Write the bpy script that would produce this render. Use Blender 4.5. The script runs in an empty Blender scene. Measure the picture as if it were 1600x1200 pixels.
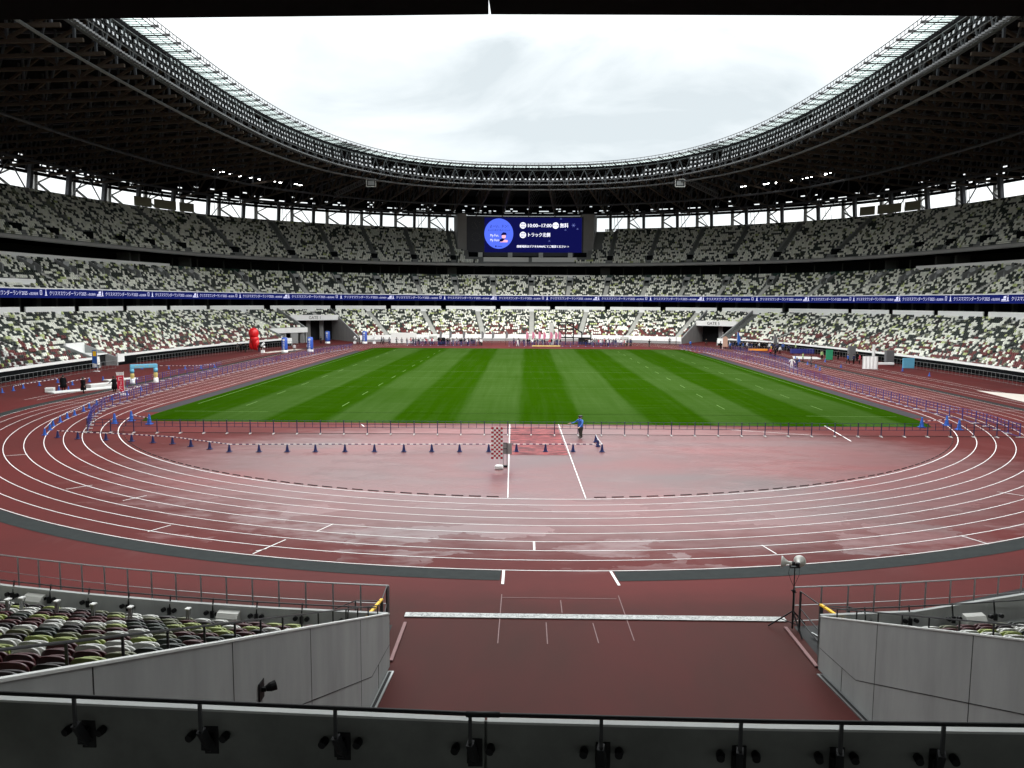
import bpy, bmesh, math, random
import numpy as np
from mathutils import Vector, Matrix
random.seed(7); rng = np.random.default_rng(11)
SC = bpy.context.scene; C = SC.collection
R = math.radians

# ---------------------------------------------------------------- camera
CAM = Vector((-0.730, -76.737, 10.274))
_p, _y, _r = 0.104605, -0.0169085, 0.00573319
_f = Vector((math.sin(_y)*math.cos(_p), math.cos(_y)*math.cos(_p), -math.sin(_p)))
_rt = Vector((math.cos(_y), -math.sin(_y), 0)); _up = _rt.cross(_f)
_r2 = _rt*math.cos(_r) + _up*math.sin(_r); _u2 = _up*math.cos(_r) - _rt*math.sin(_r)
cd = bpy.data.cameras.new('camera'); cam = bpy.data.objects.new('camera', cd); C.objects.link(cam)
cam.matrix_world = Matrix(((_r2.x, _u2.x, -_f.x, CAM.x), (_r2.y, _u2.y, -_f.y, CAM.y), (_r2.z, _u2.z, -_f.z, CAM.z), (0, 0, 0, 1)))
cd.sensor_width = 36; cd.lens = 36*1226.76/1600; cd.clip_start = 0.05; cd.clip_end = 5000
SC.camera = cam

# ---------------------------------------------------------------- sky and sun (bright overcast)
SUN_EL, SUN_AZ = R(46), R(186)
w = bpy.data.worlds.new('World'); SC.world = w; w.use_nodes = True
nt = w.node_tree; N = nt.nodes; L = nt.links; N.clear()
def nd(t, **k):
    n = N.new(t)
    for a, b in k.items(): setattr(n, a, b)
    return n
out = nd('ShaderNodeOutputWorld'); bg = nd('ShaderNodeBackground')
sky = nd('ShaderNodeTexSky', sky_type='NISHITA', sun_disc=False, sun_elevation=SUN_EL, sun_rotation=SUN_AZ)
tc = nd('ShaderNodeTexCoord'); sep = nd('ShaderNodeSeparateXYZ'); L.new(tc.outputs['Generated'], sep.inputs[0])
mp = nd('ShaderNodeMapping'); mp.inputs['Scale'].default_value = (2.2, 2.2, 5.5); L.new(tc.outputs['Generated'], mp.inputs[0])
no = nd('ShaderNodeTexNoise'); no.inputs['Scale'].default_value = 1.9; no.inputs['Detail'].default_value = 7; no.inputs['Roughness'].default_value = .55
no.inputs['Distortion'].default_value = .5; L.new(mp.outputs[0], no.inputs[0])
def math_(op, a, b=None, c=None, clamp=False):
    n = nd('ShaderNodeMath', operation=op, use_clamp=clamp)
    for i, v in enumerate((a, b, c)):
        if v is None: continue
        if isinstance(v, (int, float)): n.inputs[i].default_value = v
        else: L.new(v, n.inputs[i])
    return n.outputs[0]
# a bank of thinner grey cloud above the far stand
dx = math_('MULTIPLY', math_('SUBTRACT', sep.outputs[0], 0.02), 2.3)
dz = math_('MULTIPLY', math_('SUBTRACT', sep.outputs[2], 0.27), 4.4)
d2 = math_('ADD', math_('MULTIPLY', dx, dx), math_('MULTIPLY', dz, dz))
blob = math_('MULTIPLY', math_('SUBTRACT', 1.0, d2, clamp=True), 1.7, clamp=True)
m = math_('MULTIPLY', blob, math_('MULTIPLY_ADD', no.outputs[0], 2.0, -0.25, clamp=True), clamp=True)
gen = math_('MULTIPLY_ADD', no.outputs[0], 0.35, 0.84)
zr = nd('ShaderNodeMapRange', interpolation_type='SMOOTHSTEP'); zr.inputs[1].default_value = .26; zr.inputs[2].default_value = .46; zr.inputs[3].default_value = .88; zr.inputs[4].default_value = 3.0; L.new(sep.outputs[2], zr.inputs[0]); zen = zr.outputs[0]   # overcast: three times brighter overhead
lum = math_('MULTIPLY', gen, zen)
col = nd('ShaderNodeMix', data_type='RGBA'); L.new(m, col.inputs['Factor'])
w1 = nd('ShaderNodeCombineXYZ'); L.new(math_('MULTIPLY', lum, .97), w1.inputs[0]); L.new(lum, w1.inputs[1]); L.new(math_('MULTIPLY', lum, 1.0), w1.inputs[2])
L.new(w1.outputs[0], col.inputs['A']); col.inputs['B'].default_value = (.49, .535, .553, 1)
skm = nd('ShaderNodeMix', data_type='RGBA'); skm.inputs['Factor'].default_value = .006
L.new(col.outputs['Result'], skm.inputs['A']); L.new(sky.outputs[0], skm.inputs['B'])
L.new(skm.outputs['Result'], bg.inputs[0]); bg.inputs[1].default_value = 1.0; L.new(bg.outputs[0], out.inputs[0])
sd = bpy.data.lights.new('sun', 'SUN'); sd.energy = 1.5; sd.angle = R(34); sd.color = (1, .97, .93)
sun = bpy.data.objects.new('sun', sd); C.objects.link(sun)
sdir = Vector((math.sin(SUN_AZ)*math.cos(SUN_EL), math.cos(SUN_AZ)*math.cos(SUN_EL), math.sin(SUN_EL)))
sun.rotation_euler = (-sdir).to_track_quat('-Z', 'Y').to_euler(); sun.location = (0, 0, 120)
SC.view_settings.view_transform = 'Standard'; SC.view_settings.look = 'None'; SC.view_settings.gamma = 1; SC.view_settings.exposure = 0.6
SC.view_settings.use_curve_mapping = False
SC.cycles.max_bounces = 6; SC.cycles.diffuse_bounces = 3

# ---------------------------------------------------------------- materials
def mat(name, col, rough=.6, metal=0, var=.12, scale=3., bump=0., emit=None, estr=1, spec=.5, stretch=(1, 1, 1)):
    m = bpy.data.materials.new(name); m.use_nodes = True
    n = m.node_tree.nodes; l = m.node_tree.links; b = n['Principled BSDF']
    b.inputs['Roughness'].default_value = rough; b.inputs['Metallic'].default_value = metal
    b.inputs['Specular IOR Level'].default_value = spec
    if emit is not None:
        b.inputs['Base Color'].default_value = (0.0, 0.0, 0.0, 1); b.inputs['Specular IOR Level'].default_value = 0
        b.inputs['Emission Color'].default_value = (*emit, 1); b.inputs['Emission Strength'].default_value = estr
        return m
    t = n.new('ShaderNodeTexCoord'); mpp = n.new('ShaderNodeMapping'); mpp.inputs['Scale'].default_value = stretch
    l.new(t.outputs['Object'], mpp.inputs[0])
    x = n.new('ShaderNodeTexNoise'); x.inputs['Scale'].default_value = scale; x.inputs['Detail'].default_value = 6; x.inputs['Roughness'].default_value = .6
    l.new(mpp.outputs[0], x.inputs[0])
    r = n.new('ShaderNodeMapRange'); r.inputs[3].default_value = 1-var*1.6; r.inputs[4].default_value = 1+var*1.6
    l.new(x.outputs[0], r.inputs[0])
    mx = n.new('ShaderNodeVectorMath'); mx.operation = 'SCALE'; mx.inputs[0].default_value = col; l.new(r.outputs[0], mx.inputs['Scale'])
    l.new(mx.outputs[0], b.inputs['Base Color'])
    if bump:
        bb = n.new('ShaderNodeBump'); bb.inputs['Strength'].default_value = bump; bb.inputs['Distance'].default_value = .02
        l.new(x.outputs[0], bb.inputs['Height']); l.new(bb.outputs[0], b.inputs['Normal'])
    return m
M = {}
def mk(k, *a, **kw): M[k] = mat(k, *a, **kw); return M[k]
mk('concrete', (.25, .25, .245), .85, var=.12, scale=.35)
mk('wall_concrete', (.31, .32, .315), .8, var=.20, scale=1.5, bump=.08, stretch=(1, 1, .22))
mk('tread', (.10, .105, .10), .85, var=.15, scale=.6)
mk('white_panel', (.80, .80, .78), .5, var=.04, scale=.5)
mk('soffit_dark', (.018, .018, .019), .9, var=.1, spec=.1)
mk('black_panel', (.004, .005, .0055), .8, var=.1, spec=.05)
mk('upper_tread', (.17, .175, .17), .85, var=.15, scale=.6)
mk('stair', (.40, .40, .37), .85, var=.1, scale=.8)
mk('steel', (.30, .31, .31), .38, .85, var=.08)
mk('dark_steel', (.022, .023, .025), .5, .2, var=.1)
mk('roof_steel', (.060, .064, .074), .6, .0, spec=.2, var=.15)
mk('roof_light', (.11, .113, .118), .5, .2, var=.15)
mk('roof_web', (.055, .057, .062), .6, spec=.2)
mk('wood', (.065, .050, .040), .8, spec=.1, var=.15, scale=2)
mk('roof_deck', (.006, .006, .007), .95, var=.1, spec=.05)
mk('wall_dark', (.060, .064, .060), .8, spec=.2, var=.25, scale=.3)
mk('green_glass', (.02, .045, .035), .15, var=.2, scale=.2)
mk('lamp_body', (.45, .46, .48), .4, .3, var=.1)
mk('lamp_lit', (1, 1, 1), emit=(1, .99, .96), estr=14)
mk('navy', (.020, .022, .065), .45, var=.1)
mk('barrier_blue', (.03, .035, .20), .45, var=.1)
mk('cone_blue', (.006, .014, .09), .45, var=.08)
mk('white', (.8, .8, .79), .5, var=.03)
mk('offwhite', (.62, .62, .60), .6, var=.05)
mk('paint_white', (.78, .77, .76), .6, var=.08, scale=6)
mk('paint_thin', (.16, .08, .08), .6, var=.3, scale=6)
mk('pitch_paint', (.13, .21, .07), .9, spec=0, var=.5, scale=2.5)
mk('black', (.006, .006, .007), .6, spec=.25, var=.1)
mk('red_vinyl', (.62, .008, .012), .38, var=.06)
mk('banner_red', (.60, .015, .05), .6, var=.06)
mk('checker_red', (.36, .008, .025), .6, var=.05)
mk('pylon_blue', (.03, .09, .42), .45, var=.06)
mk('sky_blue', (.12, .38, .55), .5, var=.1)
mk('mustard', (.50, .38, .12), .6, var=.3, scale=5)
mk('yellow', (.85, .50, .01), .5, var=.05)
mk('orange', (.80, .30, .03), .5, var=.05)
mk('pink', (.75, .30, .38), .6, var=.1)
mk('green', (.02, .25, .12), .6, var=.1)
mk('sand', (.62, .56, .50), .95, var=.1, scale=4)
mk('beige_screen', (.20, .19, .13), .8, var=.06)
mk('horn_grey', (.45, .45, .42), .35, .1, var=.06)
mk('skin', (.42, .26, .19), .55, var=.05)
mk('hair', (.012, .010, .009), .6, var=.1)
mk('cloth_black', (.007, .007, .008), .9, var=.2, spec=.1)
mk('cloth_white', (.62, .62, .62), .85, var=.08)
mk('cloth_blue', (.015, .09, .36), .7, var=.12)
mk('cloth_navy', (.015, .02, .06), .85, var=.12)
mk('cloth_grey', (.12, .12, .125), .85, var=.12)
mk('cloth_khaki', (.030, .030, .022), .85, var=.12)
mk('cloth_red', (.40, .03, .05), .8, var=.1)
mk('cloth_pink', (.62, .28, .36), .8, var=.1)
mk('cloth_green', (.35, .50, .20), .8, var=.1)
mk('cloth_yellow', (.75, .48, .05), .8, var=.1)
mk('screen_navy', (0, 0, 0), emit=(.0035, .004, .050), estr=1)
mk('screen_frame', (.02, .02, .035), .5, var=.1)
mk('screen_disc', (0, 0, 0), emit=(.07, .125, .70), estr=1)
mk('screen_white', (0, 0, 0), emit=(.80, .80, .92), estr=1)
mk('screen_ink', (0, 0, 0), emit=(.004, .004, .05), estr=1)
mk('screen_dim', (0, 0, 0), emit=(.14, .17, .45), estr=1)
mk('screen_pink', (0, 0, 0), emit=(.85, .40, .50), estr=1)
mk('ribbon_blue', (0, 0, 0), emit=(.007, .011, .085), estr=1)
mk('ribbon_white', (0, 0, 0), emit=(.55, .55, .75), estr=1)
mk('parapet', (.135, .143, .135), .85, var=.35, scale=1.6, spec=.1)
mk('coping_stone', (.40, .41, .40), .7, var=.15)
mk('coping_light', (.62, .63, .61), .7, var=.1)
mk('kerb_dark', (.035, .018, .018), .8)
mk('mat_metal', (.44, .45, .44), .5, var=.35, scale=9)
mk('kerb_pink', (.20, .10, .10), .7)
mk('ground_far', (.16, .16, .15), .9, var=.2, scale=.02)

def nmat(name):
    m = bpy.data.materials.new(name); m.use_nodes = True
    return m, m.node_tree.nodes, m.node_tree.links, m.node_tree.nodes['Principled BSDF']
def mth(n, l, op, a, b=None, c=None, clamp=False):
    x = n.new('ShaderNodeMath'); x.operation = op; x.use_clamp = clamp
    for i, v in enumerate((a, b, c)):
        if v is None: continue
        if isinstance(v, (int, float)): x.inputs[i].default_value = v
        else: l.new(v, x.inputs[i])
    return x.outputs[0]
def noise(n, l, vec, scale, detail=5, rough=.55, dist=0., st=(1, 1, 1)):
    mm = n.new('ShaderNodeMapping'); mm.inputs['Scale'].default_value = st; l.new(vec, mm.inputs[0])
    x = n.new('ShaderNodeTexNoise'); x.inputs['Scale'].default_value = scale; x.inputs['Detail'].default_value = detail
    x.inputs['Roughness'].default_value = rough; x.inputs['Distortion'].default_value = dist; l.new(mm.outputs[0], x.inputs[0]); return x.outputs[0]
def mixc(n, l, f, a, b):
    x = n.new('ShaderNodeMix'); x.data_type = 'RGBA'
    if isinstance(f, (int, float)): x.inputs['Factor'].default_value = f
    else: l.new(f, x.inputs['Factor'])
    for k, v in (('A', a), ('B', b)):
        if isinstance(v, tuple): x.inputs[k].default_value = (*v, 1)
        else: l.new(v, x.inputs[k])
    return x.outputs['Result']

# running track: red rubber, rain-wet, with standing water round the near bend
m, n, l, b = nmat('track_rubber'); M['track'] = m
tcx = n.new('ShaderNodeTexCoord').outputs['Object']
sp = n.new('ShaderNodeSeparateXYZ'); l.new(tcx, sp.inputs[0])
n1 = noise(n, l, tcx, .11, 6, .6); n2 = noise(n, l, tcx, .9, 6, .6, st=(.55, 1, 1)); n3 = noise(n, l, tcx, 14, 4, .7)
base = mixc(n, l, mth(n, l, 'MULTIPLY_ADD', n1, 2.4, -.7, clamp=True), (.128, .023, .022), (.078, .019, .018))
base = mixc(n, l, mth(n, l, 'MULTIPLY', n3, .45), base, (.075, .022, .021))
gate_shade_ = n.new('ShaderNodeMapRange'); gate_shade_.interpolation_type = 'SMOOTHSTEP'; gate_shade_.inputs[1].default_value = -48.9; gate_shade_.inputs[2].default_value = -51.5
l.new(mth(n, l, 'ADD', sp.outputs[1], mth(n, l, 'MULTIPLY_ADD', n2, 1.6, -.8)), gate_shade_.inputs[0])
base = mixc(n, l, mth(n, l, 'MULTIPLY', gate_shade_.outputs[0], .85), base, mixc(n, l, mth(n, l, 'MULTIPLY_ADD', noise(n, l, tcx, .35, 6, .6, st=(1, .35, 1)), 3, -1, clamp=True), (.064, .0165, .0150), (.043, .0175, .0145)))   # darker, browner gate floor: shade under the near stand painted in
ex = mth(n, l, 'DIVIDE', mth(n, l, 'ADD', sp.outputs[0], -3.0), 31.0); ey = mth(n, l, 'DIVIDE', mth(n, l, 'ADD', sp.outputs[1], 28.0), 19.0)
e2 = mth(n, l, 'ADD', mth(n, l, 'MULTIPLY', ex, ex), mth(n, l, 'MULTIPLY', ey, ey))
zone = mth(n, l, 'MULTIPLY_ADD', e2, -1.1, 1.22)                     # where the rain collected
# patches of water bounded by lane seams: blocky cells plus noise
vo = n.new('ShaderNodeTexVoronoi'); vo.feature = 'F1'; vo.distance = 'CHEBYCHEV'; vo.inputs['Scale'].default_value = .42
mm = n.new('ShaderNodeMapping'); mm.inputs['Scale'].default_value = (.55, 1, 1); l.new(tcx, mm.inputs[0])
wob = n.new('ShaderNodeTexNoise'); wob.inputs['Scale'].default_value = 1.6; wob.inputs['Detail'].default_value = 5; l.new(tcx, wob.inputs[0])
va = n.new('ShaderNodeVectorMath'); va.operation = 'MULTIPLY_ADD'; va.inputs[1].default_value = (1.1, 1.1, 0); l.new(wob.outputs['Color'], va.inputs[0]); l.new(mm.outputs[0], va.inputs[2])
l.new(va.outputs[0], vo.inputs['Vector']); vs = n.new('ShaderNodeSeparateXYZ'); l.new(vo.outputs['Color'], vs.inputs[0])
lane = mth(n, l, 'LESS_THAN', sp.outputs[1], -36.2)
pat = mth(n, l, 'MULTIPLY', mth(n, l, 'MULTIPLY_ADD', vs.outputs[0], 1.5, -.75), mth(n, l, 'MULTIPLY_ADD', lane, .55, .12))
wsum = mth(n, l, 'ADD', mth(n, l, 'ADD', zone, pat), mth(n, l, 'MULTIPLY_ADD', n2, 1.5, -.92))
far = mth(n, l, 'MULTIPLY_ADD', noise(n, l, tcx, .16, 5, .6, st=(1, .35, 1)), 4.5, -2.75, clamp=True)
wet = n.new('ShaderNodeMapRange'); wet.interpolation_type = 'SMOOTHSTEP'; wet.inputs[1].default_value = .12; l.new(mth(n, l, 'MULTIPLY_ADD', lane, -.15, 1.0), wet.inputs[2]); l.new(wsum, wet.inputs[0])
inside = n.new('ShaderNodeMapRange'); inside.interpolation_type = 'SMOOTHSTEP'; inside.inputs[1].default_value = -48.3; inside.inputs[2].default_value = -45.5; l.new(sp.outputs[1], inside.inputs[0])
zs = n.new('ShaderNodeMapRange'); zs.interpolation_type = 'SMOOTHSTEP'; zs.inputs[1].default_value = .1; zs.inputs[2].default_value = .85; zs.inputs[4].default_value = .74; l.new(mth(n, l, 'ADD', zone, mth(n, l, 'MULTIPLY_ADD', n2, .6, -.3)), zs.inputs[0])
wet0 = mth(n, l, 'MAXIMUM', wet.outputs[0], zs.outputs[0])
wet = mth(n, l, 'MAXIMUM', mth(n, l, 'MULTIPLY', wet0, mth(n, l, 'MULTIPLY_ADD', lane, -.25, 1)), mth(n, l, 'MULTIPLY', far, .16))
wet = mth(n, l, 'MULTIPLY', wet, inside.outputs[0])
wc = mixc(n, l, mth(n, l, 'MULTIPLY_ADD', noise(n, l, tcx, .13, 5, .55, dist=.6, st=(.5, 1, 1)), 3.2, -1.1, clamp=True), (.20, .05, .052), (.13, .078, .080))  # wet colour paled: part of the water's reflected sheen is painted in
colw = mixc(n, l, wet, base, wc)
l.new(colw, b.inputs['Base Color'])
rr = n.new('ShaderNodeMapRange'); rr.inputs[3].default_value = .62; rr.inputs[4].default_value = .30; l.new(wet, rr.inputs[0]); l.new(rr.outputs[0], b.inputs['Roughness'])
sp2 = n.new('ShaderNodeMapRange'); sp2.inputs[3].default_value = .06; sp2.inputs[4].default_value = 1.0; l.new(wet, sp2.inputs[0]); l.new(sp2.outputs[0], b.inputs['Specular IOR Level'])
bp_ = n.new('ShaderNodeBump'); bp_.inputs['Strength'].default_value = .25; bp_.inputs['Distance'].default_value = .004; l.new(n3, bp_.inputs['Height']); l.new(bp_.outputs[0], b.inputs['Normal'])

# pitch: mown in 5.5 m bands along the field
m, n, l, b = nmat('pitch_grass'); M['grass'] = m
tcx = n.new('ShaderNodeTexCoord').outputs['Object']; sp = n.new('ShaderNodeSeparateXYZ'); l.new(tcx, sp.inputs[0])
wv = mth(n, l, 'SINE', mth(n, l, 'MULTIPLY', mth(n, l, 'ADD', sp.outputs[0], 1.2), math.pi/5.5))
edge = noise(n, l, tcx, .5, 4, .6, st=(1, .1, 1))
band = n.new('ShaderNodeMapRange'); band.interpolation_type = 'SMOOTHSTEP'; band.inputs[1].default_value = -.3; band.inputs[2].default_value = .3; band.inputs[3].default_value = 1; band.inputs[4].default_value = 0
l.new(mth(n, l, 'ADD', wv, mth(n, l, 'MULTIPLY_ADD', edge, .5, -.25)), band.inputs[0])
g1 = noise(n, l, tcx, 1.0, 7, .65, st=(.12, 2.2, 1)); g2 = noise(n, l, tcx, 9, 5, .7); g3 = noise(n, l, tcx, .06, 4, .5)
str2 = noise(n, l, tcx, 1.3, 3, .6, st=(1, .03, 1))
f = mth(n, l, 'ADD', mth(n, l, 'MULTIPLY', band.outputs[0], .56), mth(n, l, 'MULTIPLY_ADD', g1, 1.0, -.5))
f = mth(n, l, 'ADD', f, mth(n, l, 'MULTIPLY_ADD', str2, .7, -.30), clamp=True)
gc = mixc(n, l, f, (.014, .044, .0003), (.045, .082, .020))
gc = mixc(n, l, mth(n, l, 'MULTIPLY_ADD', g2, .9, -.28, clamp=True), gc, (.007, .024, .0003))
gc = mixc(n, l, mth(n, l, 'MULTIPLY_ADD', g3, 1.6, -.7, clamp=True), gc, (.012, .038, .0006))
l.new(gc, b.inputs['Base Color']); b.inputs['Roughness'].default_value = .75; b.inputs['Specular IOR Level'].default_value = 0
bp_ = n.new('ShaderNodeBump'); bp_.inputs['Strength'].default_value = .6; bp_.inputs['Distance'].default_value = .03; l.new(g2, bp_.inputs['Height']); l.new(bp_.outputs[0], b.inputs['Normal'])

mk('kerb_grey', (.026, .030, .030), .85, spec=.12, var=.25, scale=2.5)
mk('edge_grey', (.045, .042, .046), .9, spec=.05, var=.15, scale=2)
# seats: the colour of each seat is a face attribute
m, n, l, b = nmat('seat_plastic'); M['seat_attr'] = m
at = n.new('ShaderNodeAttribute'); at.attribute_name = 'seat_colour'; l.new(at.outputs['Color'], b.inputs['Base Color']); b.inputs['Roughness'].default_value = .45
SEATC = {'white': (.84, .84, .74), 'yellow green': (.50, .56, .24), 'olive': (.20, .21, .13), 'dark green': (.022, .030, .024), 'maroon': (.13, .020, .018), 'black brown': (.014, .009, .009)}
for k, v in (('white', (.52, .52, .49)), ('yellow green', (.25, .29, .085)), ('olive', (.13, .135, .08)), ('dark green', (.030, .038, .032)), ('maroon', (.055, .008, .011)), ('black brown', (.014, .008, .009))):
    mk('seat '+k, v, .38, var=.05)
# translucent roof glazing
m, n, l, b = nmat('roof_glazing'); M['glazing'] = m
n.remove(b); tr = n.new('ShaderNodeBsdfTransparent'); tl = n.new('ShaderNodeBsdfTranslucent'); tl.inputs[0].default_value = (.75, .85, .83, 1)
tr.inputs[0].default_value = (.62, .72, .69, 1); ms = n.new('ShaderNodeMixShader'); ms.inputs[0].default_value = .35
l.new(tr.outputs[0], ms.inputs[1]); l.new(tl.outputs[0], ms.inputs[2]); l.new(ms.outputs[0], n['Material Output'].inputs[0])

# ---------------------------------------------------------------- helpers
class MB:
    def __init__(s): s.v = []; s.f = []; s.m = []
    def quad(s, a, b, c, d, m=0):
        i = len(s.v); s.v += [tuple(a), tuple(b), tuple(c), tuple(d)]; s.f.append((i, i+1, i+2, i+3)); s.m.append(m)
    def poly(s, pts, m=0):
        i = len(s.v); s.v += [tuple(p) for p in pts]; s.f.append(tuple(range(i, i+len(pts)))); s.m.append(m)
    def box8(s, p, m=0):
        i = len(s.v); s.v += [tuple(q) for q in p]
        for q in ((0, 3, 2, 1), (4, 5, 6, 7), (0, 1, 5, 4), (1, 2, 6, 5), (2, 3, 7, 6), (3, 0, 4, 7)):
            s.f.append(tuple(i+k for k in q)); s.m.append(m)
    def box(s, x0, y0, z0, x1, y1, z1, m=0):
        s.box8([(x0, y0, z0), (x1, y0, z0), (x1, y1, z0), (x0, y1, z0), (x0, y0, z1), (x1, y0, z1), (x1, y1, z1), (x0, y1, z1)], m)
    def bar(s, p, q, wd=.1, ht=None, m=0):
        p = Vector(p); q = Vector(q); d = q-p
        if d.length < 1e-6: return
        ht = wd if ht is None else ht; d.normalize()
        a = d.cross(Vector((0, 0, 1)))
        if a.length < 1e-3: a = Vector((1, 0, 0))
        a.normalize(); u = a.cross(d); a *= wd/2; u *= ht/2
        s.box8([p-a-u, p+a-u, p+a+u, p-a+u, q-a-u, q+a-u, q+a+u, q-a+u], m)
    def tube(s, pts, r, k=6, m=0, cap=True):
        pts = [Vector(p) for p in pts]; rs = r if isinstance(r, (list, tuple)) else [r]*len(pts); rings = []
        for i, p in enumerate(pts):
            d = (pts[min(i+1, len(pts)-1)]-pts[max(i-1, 0)]).normalized()
            a = d.cross(Vector((0, 0, 1)))
            if a.length < 1e-3: a = Vector((1, 0, 0))
            a.normalize(); u = a.cross(d); j = len(s.v)
            for t in range(k):
                an = 2*math.pi*t/k; s.v.append(tuple(p+(a*math.cos(an)+u*math.sin(an))*rs[i]))
            rings.append(j)
        for i in range(len(pts)-1):
            for t in range(k):
                s.f.append((rings[i]+t, rings[i]+(t+1) % k, rings[i+1]+(t+1) % k, rings[i+1]+t)); s.m.append(m)
        if cap:
            s.f.append(tuple(rings[0]+t for t in range(k))[::-1]); s.m.append(m)
            s.f.append(tuple(rings[-1]+t for t in range(k))); s.m.append(m)
    def lathe(s, c, prof, k=16, m=0, sx=1, sy=1):       # prof: (r, z) bottom to top
        rings = []
        for r, z in prof:
            j = len(s.v); rings.append(j)
            for t in range(k):
                a = 2*math.pi*t/k; s.v.append((c[0]+r*sx*math.cos(a), c[1]+r*sy*math.sin(a), c[2]+z))
        for i in range(len(prof)-1):
            for t in range(k):
                s.f.append((rings[i]+t, rings[i]+(t+1) % k, rings[i+1]+(t+1) % k, rings[i+1]+t)); s.m.append(m)
        s.f.append(tuple(rings[0]+t for t in range(k))[::-1]); s.m.append(m); s.f.append(tuple(rings[-1]+t for t in range(k))); s.m.append(m)
    def build(s, name, mats, parent=None, smooth=False, bevel=0):
        me = bpy.data.meshes.new(name); me.from_pydata(s.v, [], s.f)
        for q in (mats if isinstance(mats, (list, tuple)) else [mats]): me.materials.append(M[q] if isinstance(q, str) else q)
        if len(me.polygons): me.polygons.foreach_set('material_index', s.m)
        if smooth: me.polygons.foreach_set('use_smooth', [True]*len(me.polygons))
        me.update(); o = bpy.data.objects.new(name, me); C.objects.link(o)
        if parent is not None: o.parent = parent
        if bevel:
            bv = o.modifiers.new('bevel', 'BEVEL'); bv.width = bevel; bv.segments = 2; bv.limit_method = 'ANGLE'
        return o
def tag(o, label=None, cat=None, group=None, kind=None):
    if label: o['label'] = label
    if cat: o['category'] = cat
    if group: o['group'] = group
    if kind: o['kind'] = kind
    return o
def empty(name, loc, label, cat, group=None, rz=0):
    o = bpy.data.objects.new(name, None); C.objects.link(o); o.location = loc; o.rotation_euler = (0, 0, rz); o.empty_display_size = .2
    return tag(o, label, cat, group)
def dup(root, loc=None, rz=None, label=None, group=None):
    r = root.copy(); C.objects.link(r)
    if loc is not None: r.location = loc
    if rz is not None: r.rotation_euler = (0, 0, rz)
    if label: r['label'] = label
    if group: r['group'] = group
    for ch in list(root.children):
        c = ch.copy(); C.objects.link(c); c.parent = r
        for g in list(ch.children):
            d = g.copy(); C.objects.link(d); d.parent = c
    return r
def text(s, size, name='t', font=None, extr=0, align='LEFT'):
    cu = bpy.data.curves.new(name, 'FONT'); cu.body = s; cu.size = size; cu.resolution_u = 2; cu.extrude = extr; cu.align_x = align
    o = bpy.data.objects.new(name, cu); C.objects.link(o)
    bpy.context.view_layer.update()
    me = bpy.data.meshes.new_from_object(o.evaluated_get(bpy.context.evaluated_depsgraph_get()))
    V = [tuple(v.co) for v in me.vertices]; F = [tuple(p.vertices) for p in me.polygons]
    bpy.data.objects.remove(o); bpy.data.curves.remove(cu); bpy.data.meshes.remove(me)
    return V, F
def add_text(mb, VF, fn, m=0):
    V, F = VF; i = len(mb.v); mb.v += [tuple(fn(*v)) for v in V]; mb.f += [tuple(i+k for k in q) for q in F]; mb.m += [m]*len(F)
# ---------------------------------------------------------------- bowl plan geometry
R1, R2, R3, YC = 72.0, 30.0, 250.0, 30.0
XS = 64.8 - R3                       # centre x of the right-hand side arc
def _corner(yc):                     # end-arc angle b and side-arc angle a where the corner arc joins them
    k = abs(yc - YC)
    lo, hi = 0.3, 1.4
    def f(b):
        sa = (k + (R1-R2)*math.sin(b))/(R3-R2)
        return (R1-R2)*math.cos(b) - XS - (R3-R2)*math.sqrt(1-sa*sa)
    for _ in range(60):
        m = (lo+hi)/2
        if f(m) > 0: lo = m
        else: hi = m
    b = (lo+hi)/2
    return b, math.asin((k + (R1-R2)*math.sin(b))/(R3-R2))
YF, YN = 58.5, 16.5                  # centres of the far and near end arcs
bF, aF = _corner(YF); bN, aN = _corner(YN)
_tab = []                            # (s, x, y, nx, ny) on the right half, s from the far apex
def _arc(cx, cy, r, a0, a1):
    n = max(2, int(abs(a1-a0)*r/0.25)); s0 = _tab[-1][0] if _tab else 0.0
    for i in range(0 if not _tab else 1, n+1):
        a = a0 + (a1-a0)*i/n
        _tab.append((s0 + abs(a1-a0)*r*i/n, cx+r*math.cos(a), cy+r*math.sin(a), math.cos(a), math.sin(a)))
_arc(0, YF, R1, math.pi/2, bF)
_arc((R1-R2)*math.cos(bF), YF+(R1-R2)*math.sin(bF), R2, bF, aF)
_arc(XS, YC, R3, aF, -aN)
_arc((R1-R2)*math.cos(bN), YN-(R1-R2)*math.sin(bN), R2, -aN, -bN)
_arc(0, YN, R1, -bN, -math.pi/2)
TAB = np.array(_tab); LH = TAB[-1, 0]            # LH: half the length of the wall line
def frame(s):
    s = (s + LH) % (2*LH) - LH
    a = abs(s); sg = 1.0 if s >= 0 else -1.0
    x = np.interp(a, TAB[:, 0], TAB[:, 1]); y = np.interp(a, TAB[:, 0], TAB[:, 2])
    nx = np.interp(a, TAB[:, 0], TAB[:, 3]); ny = np.interp(a, TAB[:, 0], TAB[:, 4]); l = math.hypot(nx, ny)
    return sg*x, y, sg*nx/l, ny/l
def bowl(s, u, z=0.0):
    x, y, nx, ny = frame(s)
    return (x+nx*u, y+ny*u, z)
OA, OB, ON, OY = 46.5, 87.0, 2.65, 35.0          # roof opening
_open = {}
def opening(s):
    k = round(s, 3)
    if k in _open: return _open[k]
    x, y, nx, ny = frame(s)
    lo, hi = -60.0, 45.0
    F = lambda d: (abs(x+nx*d)/OA)**ON + (abs(y+ny*d-OY)/OB)**ON - 1
    lo = 0.0
    while F(lo) > 0 and lo > -70: lo -= 1.0
    hi = lo + 1.0
    for _ in range(40):
        m = (lo+hi)/2
        if F(m) > 0: hi = m
        else: lo = m
    _open[k] = lo
    return lo
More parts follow.
